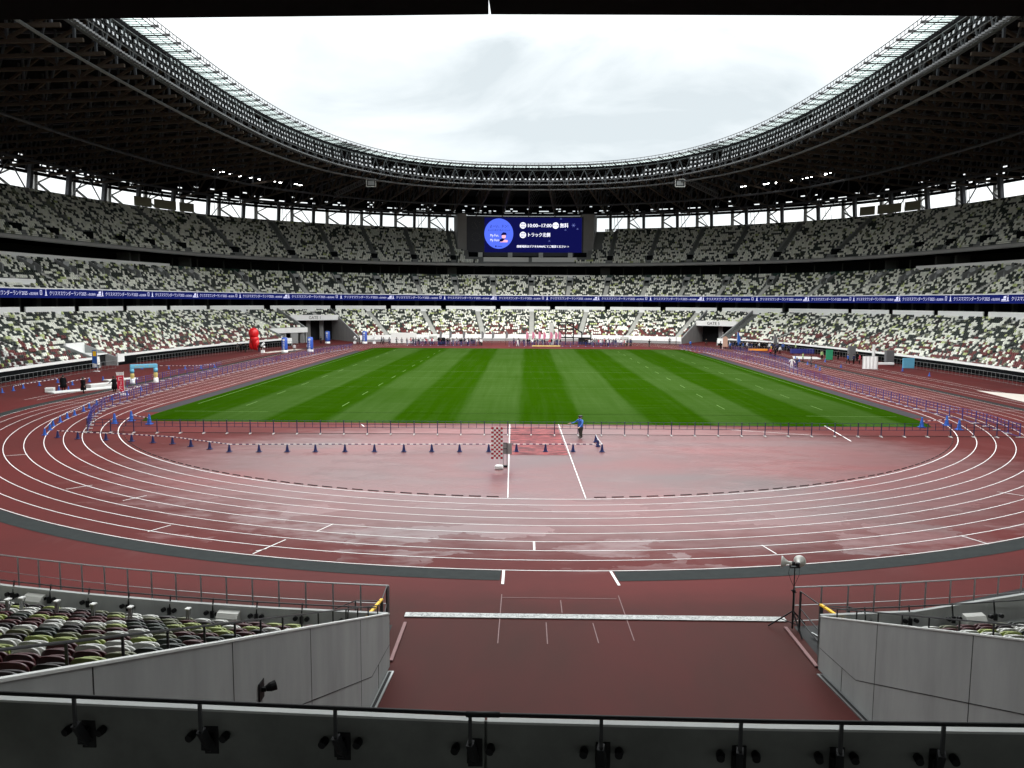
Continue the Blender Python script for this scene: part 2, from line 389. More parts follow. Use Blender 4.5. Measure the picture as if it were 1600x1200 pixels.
def roofpt(s, d, z):                 # d metres outward of the opening's edge
    return bowl(s, opening(s)+d, z)
def roofw(s, w, z, uo=48.0):         # w = 0 at the opening, 1 at the facade
    o = opening(s); return bowl(s, o+(uo-o)*w, z)
def frames(S):
    S = (np.asarray(S, float)+LH) % (2*LH) - LH; a = np.abs(S); sg = np.where(S >= 0, 1., -1.)
    x = np.interp(a, TAB[:, 0], TAB[:, 1]); y = np.interp(a, TAB[:, 0], TAB[:, 2])
    nx = np.interp(a, TAB[:, 0], TAB[:, 3]); ny = np.interp(a, TAB[:, 0], TAB[:, 4]); q = np.hypot(nx, ny)
    return sg*x, y, sg*nx/q, ny/q
def srange(s0, s1, step=3.0):
    n = max(1, int(math.ceil((s1-s0)/step))); return [s0+(s1-s0)*i/n for i in range(n+1)]
def sweep(mb, prof, ss, m=0, close=False):           # prof: list of (u, z) or (u, z, material)
    for i in range(len(ss)-1):
        for j in range(len(prof)-1):
            a, b2 = prof[j], prof[j+1]; mm = a[2] if len(a) > 2 else m
            f0 = ss[i] if not callable(ss[i]) else None
            def P(s, u, z): return bowl(s(u) if callable(s) else s, u, z)
            mb.quad(P(ss[i], a[0], a[1]), P(ss[i+1], a[0], a[1]), P(ss[i+1], b2[0], b2[1]), P(ss[i], b2[0], b2[1]), mm)
        if close and i in (0,): pass
def wallstrip(mb, u0, u1, z0, z1, ss, m=0):            # a solid curved wall
    P = [(u0, z0), (u0, z1), (u1, z1), (u1, z0), (u0, z0)]
    sweep(mb, P, ss, m)
    for s in (ss[0], ss[-1]): mb.poly([bowl(s, u, z) for u, z in P[:4]], m)

# ================================================================ the setting on the ground
def sheet(name, pts, z, mt, kind='structure'):
    b_ = MB(); b_.poly([(x, y, z) for x, y in pts]); o = b_.build(name, mt); tag(o, kind=kind); return o
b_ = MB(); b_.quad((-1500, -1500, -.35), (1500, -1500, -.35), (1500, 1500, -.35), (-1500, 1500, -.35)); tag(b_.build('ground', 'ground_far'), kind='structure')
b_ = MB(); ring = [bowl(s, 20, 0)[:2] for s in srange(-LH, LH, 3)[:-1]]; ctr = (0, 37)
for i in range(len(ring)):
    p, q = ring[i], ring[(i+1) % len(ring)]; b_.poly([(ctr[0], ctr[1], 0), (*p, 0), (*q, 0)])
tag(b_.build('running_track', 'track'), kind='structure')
STR = 84.39
def oval(r, n=48, yn=0., yf=STR):                   # closed outline of the track at radius r, starting at near apex
    P = []
    for i in range(n+1): a = -math.pi/2 + math.pi/2*i/n; P.append((r*math.cos(a), yn+r*math.sin(a)))
    for i in range(2*n+1): a = math.pi*i/(2*n); P.append((r*math.cos(a), yf+r*math.sin(a)))
    for i in range(n+1): a = math.pi + math.pi/2*i/n; P.append((r*math.cos(a), yn+r*math.sin(a)))
    return P
def line_strip(mb, P, wd, z, closed=False, m=0):
    n = len(P); Q = []
    for i in range(n):
        a = Vector(P[i-1] if (i > 0 or closed) else P[i]); c = Vector(P[(i+1) % n] if (i < n-1 or closed) else P[i])
        d = (c-a)
        d = d.normalized() if d.length else Vector((1, 0)); q = Vector((-d.y, d.x))*wd/2; p = Vector(P[i]); Q.append((p-q, p+q))
    for i in range(n if closed else n-1):
        a, c = Q[i], Q[(i+1) % n]; mb.quad((*a[0], z), (*c[0], z), (*c[1], z), (*a[1], z), m)
# grass with trimmed corners
gp = []
for cx, cy, a0 in ((34.2-3, 95.7-3, 0), (-34.2+3, 95.7-3, 90)):
    for i in range(7): a = R(a0+15*i); gp.append((cx+3*math.cos(a), cy+3*math.sin(a)))
gp += [(-34.2, -6.5), (-33.9, -9.4), (-33.3, -11.2), (33.3, -11.2), (33.9, -9.4), (34.2, -6.5)]
sheet('grass_pitch', gp, .009, 'grass')
b_ = MB(); line_strip(b_, [(-35.0, -6), (-35.0, 84.4)], 1.5, .005); line_strip(b_, [(35.0, -6), (35.0, 84.4)], 1.5, .005); tag(b_.build('drain_strip', 'edge_grey'), kind='structure')
b_ = MB()
for k in range(10): line_strip(b_, oval(36.5+1.22*k+.025), .048 if k else .065, .013, True)
for x0, y0, x1, y1, wd in ((-1.6, -36.3, -2.0, -11.3, .055), (2.5, -36.3, 2.1, -11.3, .055), (24.5, -10.9, 23.7, -18.3, .09), (-.3, -43.85, -.3, -45.0, .09), (-1.5, -47.5, -1.5, -49.0, .10), (2.6, -47.5, 2.75, -49.0, .10), (9.4, -44.0, 9.65, -45.15, .06), (-11.0, -43.95, -11.75, -45.9, .06), (-11.4, -45.2, -11.75, -45.55, .05), (-9.55, -41.5, -10.0, -42.7, .06), (-16.9, -41.95, -17.45, -43.0, .06), (18.75, -42.35, 19.25, -43.5, .06), (-24.7, -34.4, -25.6, -35.4, .06), (-20.6, -36.6, -21.3, -37.7, .06), (25.3, -33.9, 26.2, -34.8, .06), (30, -28.5, 31.1, -29.3, .06), (34.6, -25.3, 35.7, -25.9, .06), (-33.7, -26.0, -34.8, -26.6, .06), (-3.4, -11.9, -2.0, -11.9, .08), (2.1, -11.9, 3.4, -11.9, .08), (-13.9, -13.3, -14.4, -12.1, .07), (16, -13.4, 21.5, -15.6, .06)):
    line_strip(b_, [(x0, y0), (x1, y1)], wd, .017)
for X, y0, y1 in ((50.2, -2, 84), (51.5, -2, 84), (53.9, -2, 84), (55.2, -2, 84), (-50.6, 2, 84), (-51.9, 2, 84)):
    line_strip(b_, [(X, y0), (X, y1)], .06, .013)
for y in (0, 10.5, 19.6, 28.7, 37.8, 46.9, 56, 65.1, 84.39):
    line_strip(b_, [(36.6, y), (47.4, y)], .05, .017); line_strip(b_, [(-36.6, y), (-47.4, y)], .05, .017)
tag(b_.build('lane_lines', 'paint_white'), kind='structure')
b_ = MB()
for x0, y0, x1, y1 in ((-1.5, -50.0, -1.5, -54), (0, -52.4, 0, -54), (.55, -50.5, .55, -51.6), (1.5, -52.4, 1.55, -53.9), (2.6, -50, 2.65, -53.7), (-1.5, -50.3, 2.5, -50.3)): line_strip(b_, [(x0, y0), (x1, y1)], .03, .017)
tag(b_.build('faint_setting_out_lines', 'paint_thin'), kind='structure')
# grey band outside lane nine, open at the gate
b_ = MB(); P = oval(48.1, 60)
P1 = [p for p in P if not (p[1] < -40 and -1.6 < p[0] < 2.75)]; i0 = next(i for i, p in enumerate(P1) if p[0] > 2.75 and p[1] < -40)
P1 = [(2.75, -48.02)] + P1[i0:] + P1[:i0]; P1 = [p for p in P1 if not (p[1] < -40 and -1.6 < p[0] < 2.7)] + [(-1.6, -48.07)]
line_strip(b_, P1, 1.05, .011); tag(b_.build('grey_kerb_band', 'kerb_grey'), kind='structure')
b_ = MB(); P = oval(36.18, 60)
for i in range(len(P)-1):
    p, q = Vector(P[i]), Vector(P[i+1])
    if p.y < -9.5 and q.y < -9.5 and not (-2.0 < p.x < 2.4):
        d = (q-p).length; k = max(1, int(d/.5))
        for j in range(k):
            a = p+(q-p)*(j+.12)/k; c = p+(q-p)*(j+.80)/k; b_.bar((*a, .025), (*c, .025), .035, .035)
tag(b_.build('inner_kerb', 'kerb_dark'), kind='structure')
b_ = MB()
for p in ((-24.5, -5.2, 25, -5.2), (-33.2, 0, -33.2, 91), (33.2, 0, 33.2, 91), (-33.2, -5.2, 33.2, -5.2), (-33.2, 38, 33.2, 38), (-33.2, 91, 33.2, 91)):
    line_strip(b_, [(p[0], p[1]), (p[2], p[3])], .07, .015)
for X in (-28, -18.6, 18.6, 28):
    for y in np.arange(-1, 90, 9.5): line_strip(b_, [(X, y), (X, y+3.2)], .07, .015)
for y in (16.5, 28, 48, 59): line_strip(b_, [(-33.2, y), (33.2, y)], .035, .015)
tag(b_.build('pitch_lines', 'pitch_paint'), kind='structure')
# worn darker red rectangle of the steeplechase / run-up area
m, n, l, b = nmat('worn_patch'); M['worn'] = m
tcx = n.new('ShaderNodeTexCoord').outputs['Object']; q = noise(n, l, tcx, 2.4, 7, .75, st=(.35, 1.5, 1))
l.new(mixc(n, l, mth(n, l, 'MULTIPLY_ADD', q, 11, -4.9, clamp=True), (.27, .055, .055), (.060, .003, .008)), b.inputs['Base Color']); b.inputs['Roughness'].default_value = .5; b.inputs['Specular IOR Level'].default_value = .15
b_ = MB(); b_.poly([(-1.75, -24.6, .013), (2.2, -24.6, .013), (1.95, -12.6, .013), (-1.85, -12.6, .013)]); tag(b_.build('worn_red_patch', 'worn'), kind='structure')
sheet('sand_pit', [(52.0, 6.5), (55.6, 7.5), (56.8, 13.0), (53.2, 17.5), (52.6, 12)], .021, 'sand')
sheet('landing_sand', [(-52.7, 76), (-50.6, 76), (-47.6, 88), (-49.5, 88)], .021, 'sand')
b_ = MB(); b_.poly([(51.3, 77, .021), (55.3, 75, .021), (54.0, 68.5, .021), (49, 69.5, .021)]); tag(b_.build('white_ground_mat', 'offwhite'), 'pale mat spread on the track below the right-hand lower stand', 'mat')

# ================================================================ stands
NEARC = 1.2                                                         # gate walls x = -4.5 and 7.6
def gate_s(x):                                                      # s of a vertical wall x = const in the near end
    sg = 1 if x > 0 else -1
    return lambda u: sg*(LH - R1*math.asin(abs(x)/(R1+u)))
# lower tier sections: (s0, s1, u where the seats start)
LOW = [(gate_s(7.6), LH-12, 0)]
LOWSEC = [(-44.7, 40.0, 0), (40.0, 49.5, 10.6), (49.5, LH-40, 0), (-54.7, -44.7, 13.2), (-64.5, -54.7, 6.4), (-123.0, -64.5, 0), (-127.8, -123.0, 5.5), (-(LH-40), -127.8, 0)]
NROW, U0, Z0, DR, RR = 21, .95, .90, .85, .318
def low_profile(us):
    P = []
    if us <= U0: P.append((.25, Z0-.05))
    z = Z0 + RR*max(0, math.ceil((us-U0)/DR)); i0 = max(0, math.ceil((us-U0)/DR))
    if us > U0: P.append((us, Z0+RR*(i0-1)+.0)); 
    for i in range(i0, NROW+1):
        u = U0 + DR*i; P.append((u, Z0+RR*(i-1) if i else Z0-.05)); P.append((u, Z0+RR*i))
    P.append((18.95, Z0+RR*NROW)); return P, i0
stand = empty('stadium_stand', (0, 0, 0), 'three-tier concrete stadium bowl with stepped terraces round the running track', 'grandstand')
b_ = MB()
for s0, s1, us in LOWSEC: sweep(b_, low_profile(us)[0], srange(s0, s1))
nearL = [lambda u: -(LH-R1*math.asin((4.56+.055*max(0, u))/(R1+u)))] + srange(-(LH-8), -(LH-40)); nearR = [lambda u: LH-R1*math.asin((7.68+.095*max(0, u))/(R1+u))] + srange(LH-10.5, LH-40)
for ss in (nearL, nearR): sweep(b_, low_profile(0)[0], ss)
b_.build('lower_terrace', 'tread', stand)
# walls round every opening
b_ = MB()
def side_wall(s, u0, u1, th=.3, zb=-.02, top=lambda u: 1.52+.38*u):
    f = s if callable(s) else (lambda u: s)
    for d in (1,):
        us = [u0+(u1-u0)*i/6 for i in range(7)]
        for a, c in zip(us, us[1:]):
            x0, y0, _ = bowl(f(a), a); x1, y1, _ = bowl(f(c), c); t = Vector((-(y1-y0), x1-x0)).normalized()*th/2
            b_.box8([(x0-t.x, y0-t.y, zb), (x0+t.x, y0+t.y, zb), (x1+t.x, y1+t.y, zb), (x1-t.x, y1-t.y, zb), (x0-t.x, y0-t.y, top(a)), (x0+t.x, y0+t.y, top(a)), (x1+t.x, y1+t.y, top(c)), (x1-t.x, y1-t.y, top(c))])
tl_ = lambda u: 1.25+.38*u
for s_, u0_, u1_ in ((-44.7, 0, 18.6), (-54.7, 6.4, 18.6), (-64.5, 0, 6.4), (40.0, 0, 18.6), (49.5, 0, 18.6), (-123.0, 0, 5.5), (-127.8, 0, 5.5)):
    b_ = MB(); side_wall(s_, u0_, u1_, top=tl_); b_.build('gate_side_wall', 'wall_concrete', stand)
# back walls inside the gates
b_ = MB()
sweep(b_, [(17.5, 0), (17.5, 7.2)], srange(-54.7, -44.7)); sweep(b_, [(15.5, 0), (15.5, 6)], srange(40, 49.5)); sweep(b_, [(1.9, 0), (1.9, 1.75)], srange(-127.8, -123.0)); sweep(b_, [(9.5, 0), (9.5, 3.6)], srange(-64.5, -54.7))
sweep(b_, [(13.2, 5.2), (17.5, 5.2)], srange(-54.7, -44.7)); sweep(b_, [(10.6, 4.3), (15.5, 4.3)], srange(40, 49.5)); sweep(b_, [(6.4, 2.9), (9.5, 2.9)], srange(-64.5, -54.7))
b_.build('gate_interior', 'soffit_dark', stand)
b_ = MB()
for s0, s1, u, z0, z1 in ((-54.7, -44.7, 12.9, 5.25, 6.6), (40, 49.5, 10.3, 4.35, 5.65), (-64.5, -54.7, 5.9, 2.55, 3.75)):
    wallstrip(b_, u, u+.5, z0, z1, srange(s0, s1, 2))
wallstrip(b_, 1.6, 5.4, 1.76, 1.95, srange(-127.7, -123.1, 2)); wallstrip(b_, 5.2, 5.5, 1.96, 3.6, srange(-127.7, -123.1, 2))
b_.build('gate_lintel', 'white_panel', stand)
b_ = MB(); 
for s, u in ((-60.2, 6.6), (-55.6, 6.6), (-50.3, 15.5), (44.8, 13.5), (-47.6, 16)):
    x, y, nx, ny = frame(s); p = Vector((x+nx*u, y+ny*u)); b_ = MB(); b_.box(p.x-.45, p.y-.45, 0, p.x+.45, p.y+.45, 2.6 if u < 7 else 5.3); b_.build('gate_pier', 'concrete', stand)
b_ = MB(); wallstrip(b_, 6.0, 6.3, 0, 2.5, srange(-58.8, -57, 1))
b_.build('gate_pier', 'concrete', stand)
# gate lettering
for s0, s1, u, zc, st in ((-54.7, -44.7, 12.9, 5.55, 'GATE 1'), (40, 49.5, 10.3, 4.65, 'GATE 5')):
    VF = text(st, 1.05, align='CENTER'); sc_ = (s0+s1)/2 - (.2 if s0 < 0 else .6); k = R1 and (TAB is not None)
    x, y, nx, ny = frame(sc_); t = (ny, -nx) if True else None
    bb = MB(); add_text(bb, VF, lambda a, c, d: (x+nx*(u-.06)+t[0]*a, y+ny*(u-.06)+t[1]*a, zc+c)); bb.build('gate_letters', 'black', stand)
# front wall of the lower tier
secs0 = [(-44.7, 40.0), (49.5, LH-40), (-123.0, -64.5), (-(LH-40), -127.8)]
def isfar(s): return abs(s) < 47
for s0, s1 in secs0:
    wh = MB(); bk = MB(); gy = MB(); ss = srange(s0, s1)
    wallstrip(wh, -.02, .28, 1.38, 1.72, ss)
    if s0 > -50 and s1 < 50: wallstrip(wh, .0, .26, .62, 1.379, ss); wallstrip(gy, .06, .25, 0, .619, ss)
    else:
        wallstrip(bk, .12, .26, 0, 1.379, ss); wallstrip(bk, .0, .11, .45, 1.378, ss)  # overhang shadow below the coping painted in as a black band
        for e in ((ss[0], ss[0]+1.8), (ss[-1]-1.8, ss[-1])): wallstrip(wh, -.04, -.003, .52, 1.379, srange(*e))
    wh.build('front_coping', 'white_panel', stand)
    if bk.v: bk.build('front_shadow_band', 'black_panel', stand)
    if gy.v: gy.build('front_plinth', 'concrete', stand)
for ss in (nearL, nearR):
    gw = MB(); P = [(0, -.02), (0, 1.5), (.12, 1.5), (.12, .6)]; sweep(gw, P, ss); gw.build('near_front_wall', 'wall_concrete', stand)
# gate walls beside the opening in front of the viewer: they splay a little towards the viewer
GW = {-1: ((-4.5, -55.55), -.055, .368, 15.15), 1: ((7.6, -55.38), .095, .357, 15.3)}
def gwp(sg, t, z=0., off=0.):                                        # off > 0 is towards the seats
    (x, y), k, _, _ = GW[sg]; return (x+k*t+sg*off, y-t, z)
def topn(sg, t): return 1.52+GW[sg][2]*t
def wallx(sg, y): return GW[sg][0][0]+GW[sg][1]*(GW[sg][0][1]-y)
for sg in (-1, 1):
    b_ = MB(); T_ = GW[sg][3]; q = []
    for t in (0, T_): q.append([gwp(sg, t, -.03), gwp(sg, t, -.03, .09), gwp(sg, t, topn(sg, t), .09), gwp(sg, t, topn(sg, t))])
    A_, B_ = q; b_.box8([A_[0], A_[1], B_[1], B_[0], A_[3], A_[2], B_[2], B_[3]]); b_.build('near_gate_wall', 'wall_concrete', stand)
    b_ = MB(); q = []
    for t in (-.01, T_): q.append([gwp(sg, t, topn(sg, t)+.002, -.012), gwp(sg, t, topn(sg, t)+.002, .10), gwp(sg, t, topn(sg, t)+.035, .10), gwp(sg, t, topn(sg, t)+.035, -.012)])
    A_, B_ = q; b_.box8([A_[0], A_[1], B_[1], B_[0], A_[3], A_[2], B_[2], B_[3]]); b_.build('near_gate_coping', 'coping_light', stand)
    for t in ((3.0, 6.6, 10.06, 13.4) if sg < 0 else (2.85, 6.24, 9.6, 13.0)):
        b_ = MB(); b_.box8([gwp(sg, t-.009, 0, -.003), gwp(sg, t+.009, 0, -.003), gwp(sg, t+.009, 0, .02), gwp(sg, t-.009, 0, .02), gwp(sg, t-.009, topn(sg, t)-.01, -.003), gwp(sg, t+.009, topn(sg, t)-.01, -.003), gwp(sg, t+.009, topn(sg, t)-.01, .02), gwp(sg, t-.009, topn(sg, t)-.01, .02)]); b_.build('wall_joint', 'black', stand)
    b_ = MB(); b_.bar(gwp(sg, 2.0, .68, -.002), gwp(sg, 9.5, .68+.39*7.5, -.002), .009, .014); b_.bar(gwp(sg, 0, .64, -.002), gwp(sg, 2.0, .68, -.002), .008, .008); b_.bar(gwp(sg, 1.3, 0, -.002), gwp(sg, 1.3, .66, -.002), .012, .008); b_.build('wall_groove', 'black', stand)
    b_ = MB(); A_ = [gwp(sg, .35, 0, -.2), gwp(sg, .35, 0, -.02), gwp(sg, T_, 0, -.02), gwp(sg, T_, 0, -.2)]; b_.box8(A_+[(x, y, .035) for x, y, z in A_]); b_.build('foot_channel', 'steel', stand)
    b_ = MB(); A_ = [gwp(sg, .4, .036, -.145), gwp(sg, .4, .036, -.07), gwp(sg, T_, .036, -.07), gwp(sg, T_, .036, -.145)]; b_.box8(A_+[(x, y, .041) for x, y, z in A_]); b_.build('channel_slot', 'black', stand)
# seat-side face of near stands' back, concourse, middle tier, upper tier
full = srange(-(LH-30), LH-30)
b_ = MB()
for s0, s1 in [(a, a+11.2) for a in np.arange(-LH+32, LH-33, 12.4)]:
    b_ = MB(); wallstrip(b_, 18.7, 18.9, Z0+RR*NROW-.2, 8.95, srange(s0, s1, 4)); b_.build('lower_back_wall', 'white_panel', stand)
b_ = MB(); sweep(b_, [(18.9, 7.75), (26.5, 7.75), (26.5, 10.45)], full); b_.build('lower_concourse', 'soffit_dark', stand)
b_ = MB()
for s in np.arange(-41*4.13, 42*4.13, 4.13):
    x, y, nx, ny = frame(s); wdt = .55 if int(round(s/4.13)) % 3 else 1.1
    for u0, u1 in ((21.5, 22.3),):
        b_ = MB()
        p = Vector((x+nx*u0, y+ny*u0)); q = Vector((x+nx*u1, y+ny*u1)); t = Vector((-ny, nx))*wdt/2
        b_.box8([(*(p-t), 7.7), (*(p+t), 7.7), (*(q+t), 7.7), (*(q-t), 7.7), (*(p-t), 10.45), (*(p+t), 10.45), (*(q+t), 10.45), (*(q-t), 10.45)])
        b_.build('concourse_column', 'wall_dark', stand)
# middle tier
MN, MU0, MZ0, MD, MR = 13, 18.9, 11.65, .84, .47
def tier_prof(n_, u0, z0, d, r, lead):
    P = list(lead)
    for i in range(n_): P.append((u0+d*i, z0+r*(i-1) if i else z0-.03)); P.append((u0+d*i, z0+r*i))
    P.append((u0+d*n_, z0+r*(n_-1))); return P
b_ = MB(); sweep(b_, tier_prof(MN, MU0, MZ0, MD, MR, [(26.5, 10.45), (18.15, 10.45), (18.15, MZ0-.04)]), full); b_.build('middle_terrace', 'tread', stand)
b_ = MB(); wallstrip(b_, 17.95, 18.14, 11.93, 12.14, full); b_.build('middle_coping', 'white_panel', stand)
MB_U = MU0+MD*MN; MB_Z = MZ0+MR*(MN-1)
b_ = MB()
for s0, s1 in ((-(LH-30), -68), (74, LH-30), (-4.3*3, -.3), (.6, 4.3*3)): wallstrip(b_, MB_U-.1, MB_U+.15, MB_Z-.1, MB_Z+(1.3 if abs(s0) > 20 else .9), srange(s0, s1))
b_.build('middle_back_wall', 'white_panel', stand)
b_ = MB(); wallstrip(b_, MB_U, MB_U+.05, MB_Z, MB_Z+.9, srange(-67.8, -13.2)); wallstrip(b_, MB_U, MB_U+.05, MB_Z, MB_Z+.9, srange(13.2, 73.8)); b_.build('green_glass_balustrade', 'green_glass', stand)
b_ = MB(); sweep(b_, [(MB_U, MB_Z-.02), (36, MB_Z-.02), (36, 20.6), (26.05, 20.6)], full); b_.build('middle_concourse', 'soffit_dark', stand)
b_ = MB()
for s in np.arange(-66, 74, 3.9):
    x, y, nx, ny = frame(s); p = Vector((x+nx*31.5, y+ny*31.5)); b_ = MB(); b_.box(p.x-.12, p.y-.12, MB_Z, p.x+.12, p.y+.12, 20.5); b_.build('upper_concourse_column', 'wall_dark', stand)
for s in (-79, -76.5, 79, 84, 16, -16, -64, 66):
    x, y, nx, ny = frame(s); p = Vector((x+nx*31.5, y+ny*31.5)); b_ = MB(); b_.box(p.x-1.4, p.y-.4, MB_Z, p.x+1.4, p.y+.4, 20.5); b_.build('concourse_pier', 'wall_dark', stand)
# upper tier
UN, UU0, UZ0, UD, UR = 21, 26.7, 21.3, .8, .535
upper_cut = (-12.6, 12.2)                                            # the video board stands here
b_ = MB(); lead = [(36, 20.6), (26.05, 20.6), (26.05, UZ0-.2), (26.3, UZ0-.2), (26.3, UZ0-.04)]
sweep(b_, tier_prof(UN, UU0, UZ0, UD, UR, lead), srange(-(LH-30), upper_cut[0])); sweep(b_, tier_prof(UN, UU0, UZ0, UD, UR, lead), srange(upper_cut[1], LH-30))
sweep(b_, tier_prof(5, UU0, UZ0, UD, UR, lead), srange(*upper_cut)); sweep(b_, [(30.7, UZ0+UR*4), (45, UZ0+UR*4)], srange(*upper_cut))
b_.build('upper_terrace', 'upper_tread', stand)
b_ = MB(); wallstrip(b_, 25.95, 26.2, 20.75, 21.3, full); b_.build('upper_coping', 'concrete', stand)
UB_U, UB_Z = UU0+UD*UN, UZ0+UR*UN
b_ = MB(); wallstrip(b_, UB_U, UB_U+.25, UB_Z-.7, UB_Z+.35, srange(-(LH-30), -18)); wallstrip(b_, UB_U, UB_U+.25, UB_Z-.7, UB_Z+.35, srange(17, LH-30)); sweep(b_, [(UB_U, UB_Z-.6), (52, UB_Z-.6), (52, 8)], full)
b_.build('upper_back_wall', 'concrete', stand)
for s0, s1 in ((-14.6, -12.8), (11.0, 13.3)):
    b_ = MB(); wallstrip(b_, 33.5, 44, 21.5, 36.4, srange(s0, s1, 1)); b_.build('board_flank_wall', 'concrete', stand)
# aisles with their stairs
def aisles(nm, s_list, u0, u1, zf, wd, rise, mt='stair'):
    for s in s_list:
        b_ = MB(); x, y, nx, ny = frame(s); t = Vector((-ny, nx))*wd/2; k = int((u1-u0)/.4)
        for i in range(k):
            ua, ub = u0+.4*i, u0+.4*(i+1); z1 = zf(ua)
            p = Vector((x+nx*ua, y+ny*ua)); q = Vector((x+nx*ub, y+ny*ub))
            b_.box8([(*(p-t), z1-.35), (*(p+t), z1-.35), (*(q+t), z1-.35), (*(q-t), z1-.35), (*(p-t), z1), (*(p+t), z1), (*(q+t), z1), (*(q-t), z1)])
        b_.build(nm, mt, stand)
LOWA = [a for a in (np.arange(-20, 21)*12.4+.8) if abs(a) < LH-35]
MIDA = [a for a in (np.arange(-28, 29)*8.27+.6) if abs(a) < LH-35]
def sec_u(s):
    for a, c, u in LOWSEC:
        if a <= s <= c: return u
    return 0
for s in LOWA[:1]: pass
b_ = MB()
for s in LOWA:
    us = max(U0, sec_u(s))
    if min(abs(s-q) for q in (-44.7, -54.7, -64.5, 40, 49.5, -123.0, -127.8)) < 1.0: continue
    b_ = MB(); x, y, nx, ny = frame(s); t = Vector((-ny, nx))*.62; k = int((18.7-us)/.4)
    for i in range(k):
        ua, ub = us+.4*i, us+.4*(i+1); z1 = Z0+RR*(ua-U0)/DR+.12
        p = Vector((x+nx*ua, y+ny*ua)); q = Vector((x+nx*ub, y+ny*ub))
        b_.box8([(*(p-t), z1-.45), (*(p+t), z1-.45), (*(q+t), z1-.45), (*(q-t), z1-.45), (*(p-t), z1), (*(p+t), z1), (*(q+t), z1), (*(q-t), z1)])
    b_.build('lower_stairs', 'stair', stand)
aisles('middle_stairs', MIDA, MU0, MB_U-4.6, lambda u: MZ0+MR*(u-MU0)/MD+.12, 1.1, 0)
aisles('upper_stairs', [a for a in MIDA if not -14 < a < 14], UU0+3.8, UB_U, lambda u: UZ0+UR*(u-UU0)/UD+.12, .9, 0, 'tread')
# vomitory mouths let into the middle and upper tiers
for s in MIDA:
    b_ = MB(); dk = MB()
    x, y, nx, ny = frame(s); T = Vector((-ny, nx)); Nn = Vector((nx, ny)); P0 = Vector((x, y))
    big = abs(s) > 60
    ua, ub = MB_U-4.6, MB_U-1.2; za = MZ0+MR*(ua-MU0)/MD; zb = za+2.1
    for sg in (-1, 1):
        t0, t1 = T*sg*.75, T*sg*.95; zt = MZ0+MR*(ub-MU0)/MD+.8
        a, c = P0+Nn*ua, P0+Nn*ub
        b_.box8([(*(a+t0), za-.3), (*(a+t1), za-.3), (*(c+t1), za-.3), (*(c+t0), za-.3), (*(a+t0), za+.95), (*(a+t1), za+.95), (*(c+t1), zt), (*(c+t0), zt)])
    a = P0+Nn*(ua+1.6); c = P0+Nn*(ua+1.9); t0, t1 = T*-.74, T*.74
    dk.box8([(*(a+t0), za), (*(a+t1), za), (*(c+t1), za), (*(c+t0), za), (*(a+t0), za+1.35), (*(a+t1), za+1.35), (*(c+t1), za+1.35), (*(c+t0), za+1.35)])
    b_.box8([(*(a+t0), za+1.36), (*(a+t1), za+1.36), (*(c+t1), za+1.36), (*(c+t0), za+1.36), (*(a+t0), za+2.2), (*(a+t1), za+2.2), (*(c+t1), za+2.2), (*(c+t0), za+2.2)])
    b_.build('vomitory_wall', 'wall_concrete', stand); dk.build('vomitory_mouth', 'black_panel', stand)
    if -14 < s < 14: continue
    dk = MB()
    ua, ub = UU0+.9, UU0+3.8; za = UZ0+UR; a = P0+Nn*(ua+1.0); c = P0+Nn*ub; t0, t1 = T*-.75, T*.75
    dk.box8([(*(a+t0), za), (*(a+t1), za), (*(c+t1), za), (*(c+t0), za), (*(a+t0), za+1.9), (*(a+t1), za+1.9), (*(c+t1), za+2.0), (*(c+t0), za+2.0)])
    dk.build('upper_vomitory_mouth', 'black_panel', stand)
# press boxes in the middle tier (left and right edge of the picture)
b_ = MB()
def rbox(mb, s0, s1, u0, u1, z0, z1, m=0): wallstrip(mb, u0, u1, z0, z1, srange(s0, s1, 2), m)
for s0 in (-121, 116): rbox(b_, s0, s0+8, 20.6, 20.8, 12.6, 13.6); rbox(b_, s0-2.6, s0-1.2, 24, 26, 13.5, 17.0); rbox(b_, s0+1, s0+3.4, 25, 26, 14.5, 17)
b_.build('press_balcony', 'white_panel', stand)
b_ = MB()
for s0, s1 in ((-9.6, 0), (.7, 10.2)): rbox(b_, s0, s1, 28.2, 28.4, 22.0, 23.3)
for s in (-10.5, -4.3, 2.1, 8.2): rbox(b_, s, s+.9, 32.0, 32.6, 22.4, 24.9)
b_.build('box_front', 'offwhite', stand)
b_ = MB(); rbox(b_, -12.4, 12, 33, 33.2, 22, 25); b_.build('box_back', 'black_panel', stand)
# beige sun screens in the window strip
SCR = ((-64.7, -62.6), (-62.3, -59.7), (-59.3, -57.6), (56.5, 58.2), (58.5, 61.2), (61.6, 63.4))
b_ = MB()
for s, s1 in SCR: b_ = MB(); wallstrip(b_, 45.2, 45.3, 33.25, 35.5, srange(s, s1, .8)); b_.build('window_screen', 'beige_screen', stand)
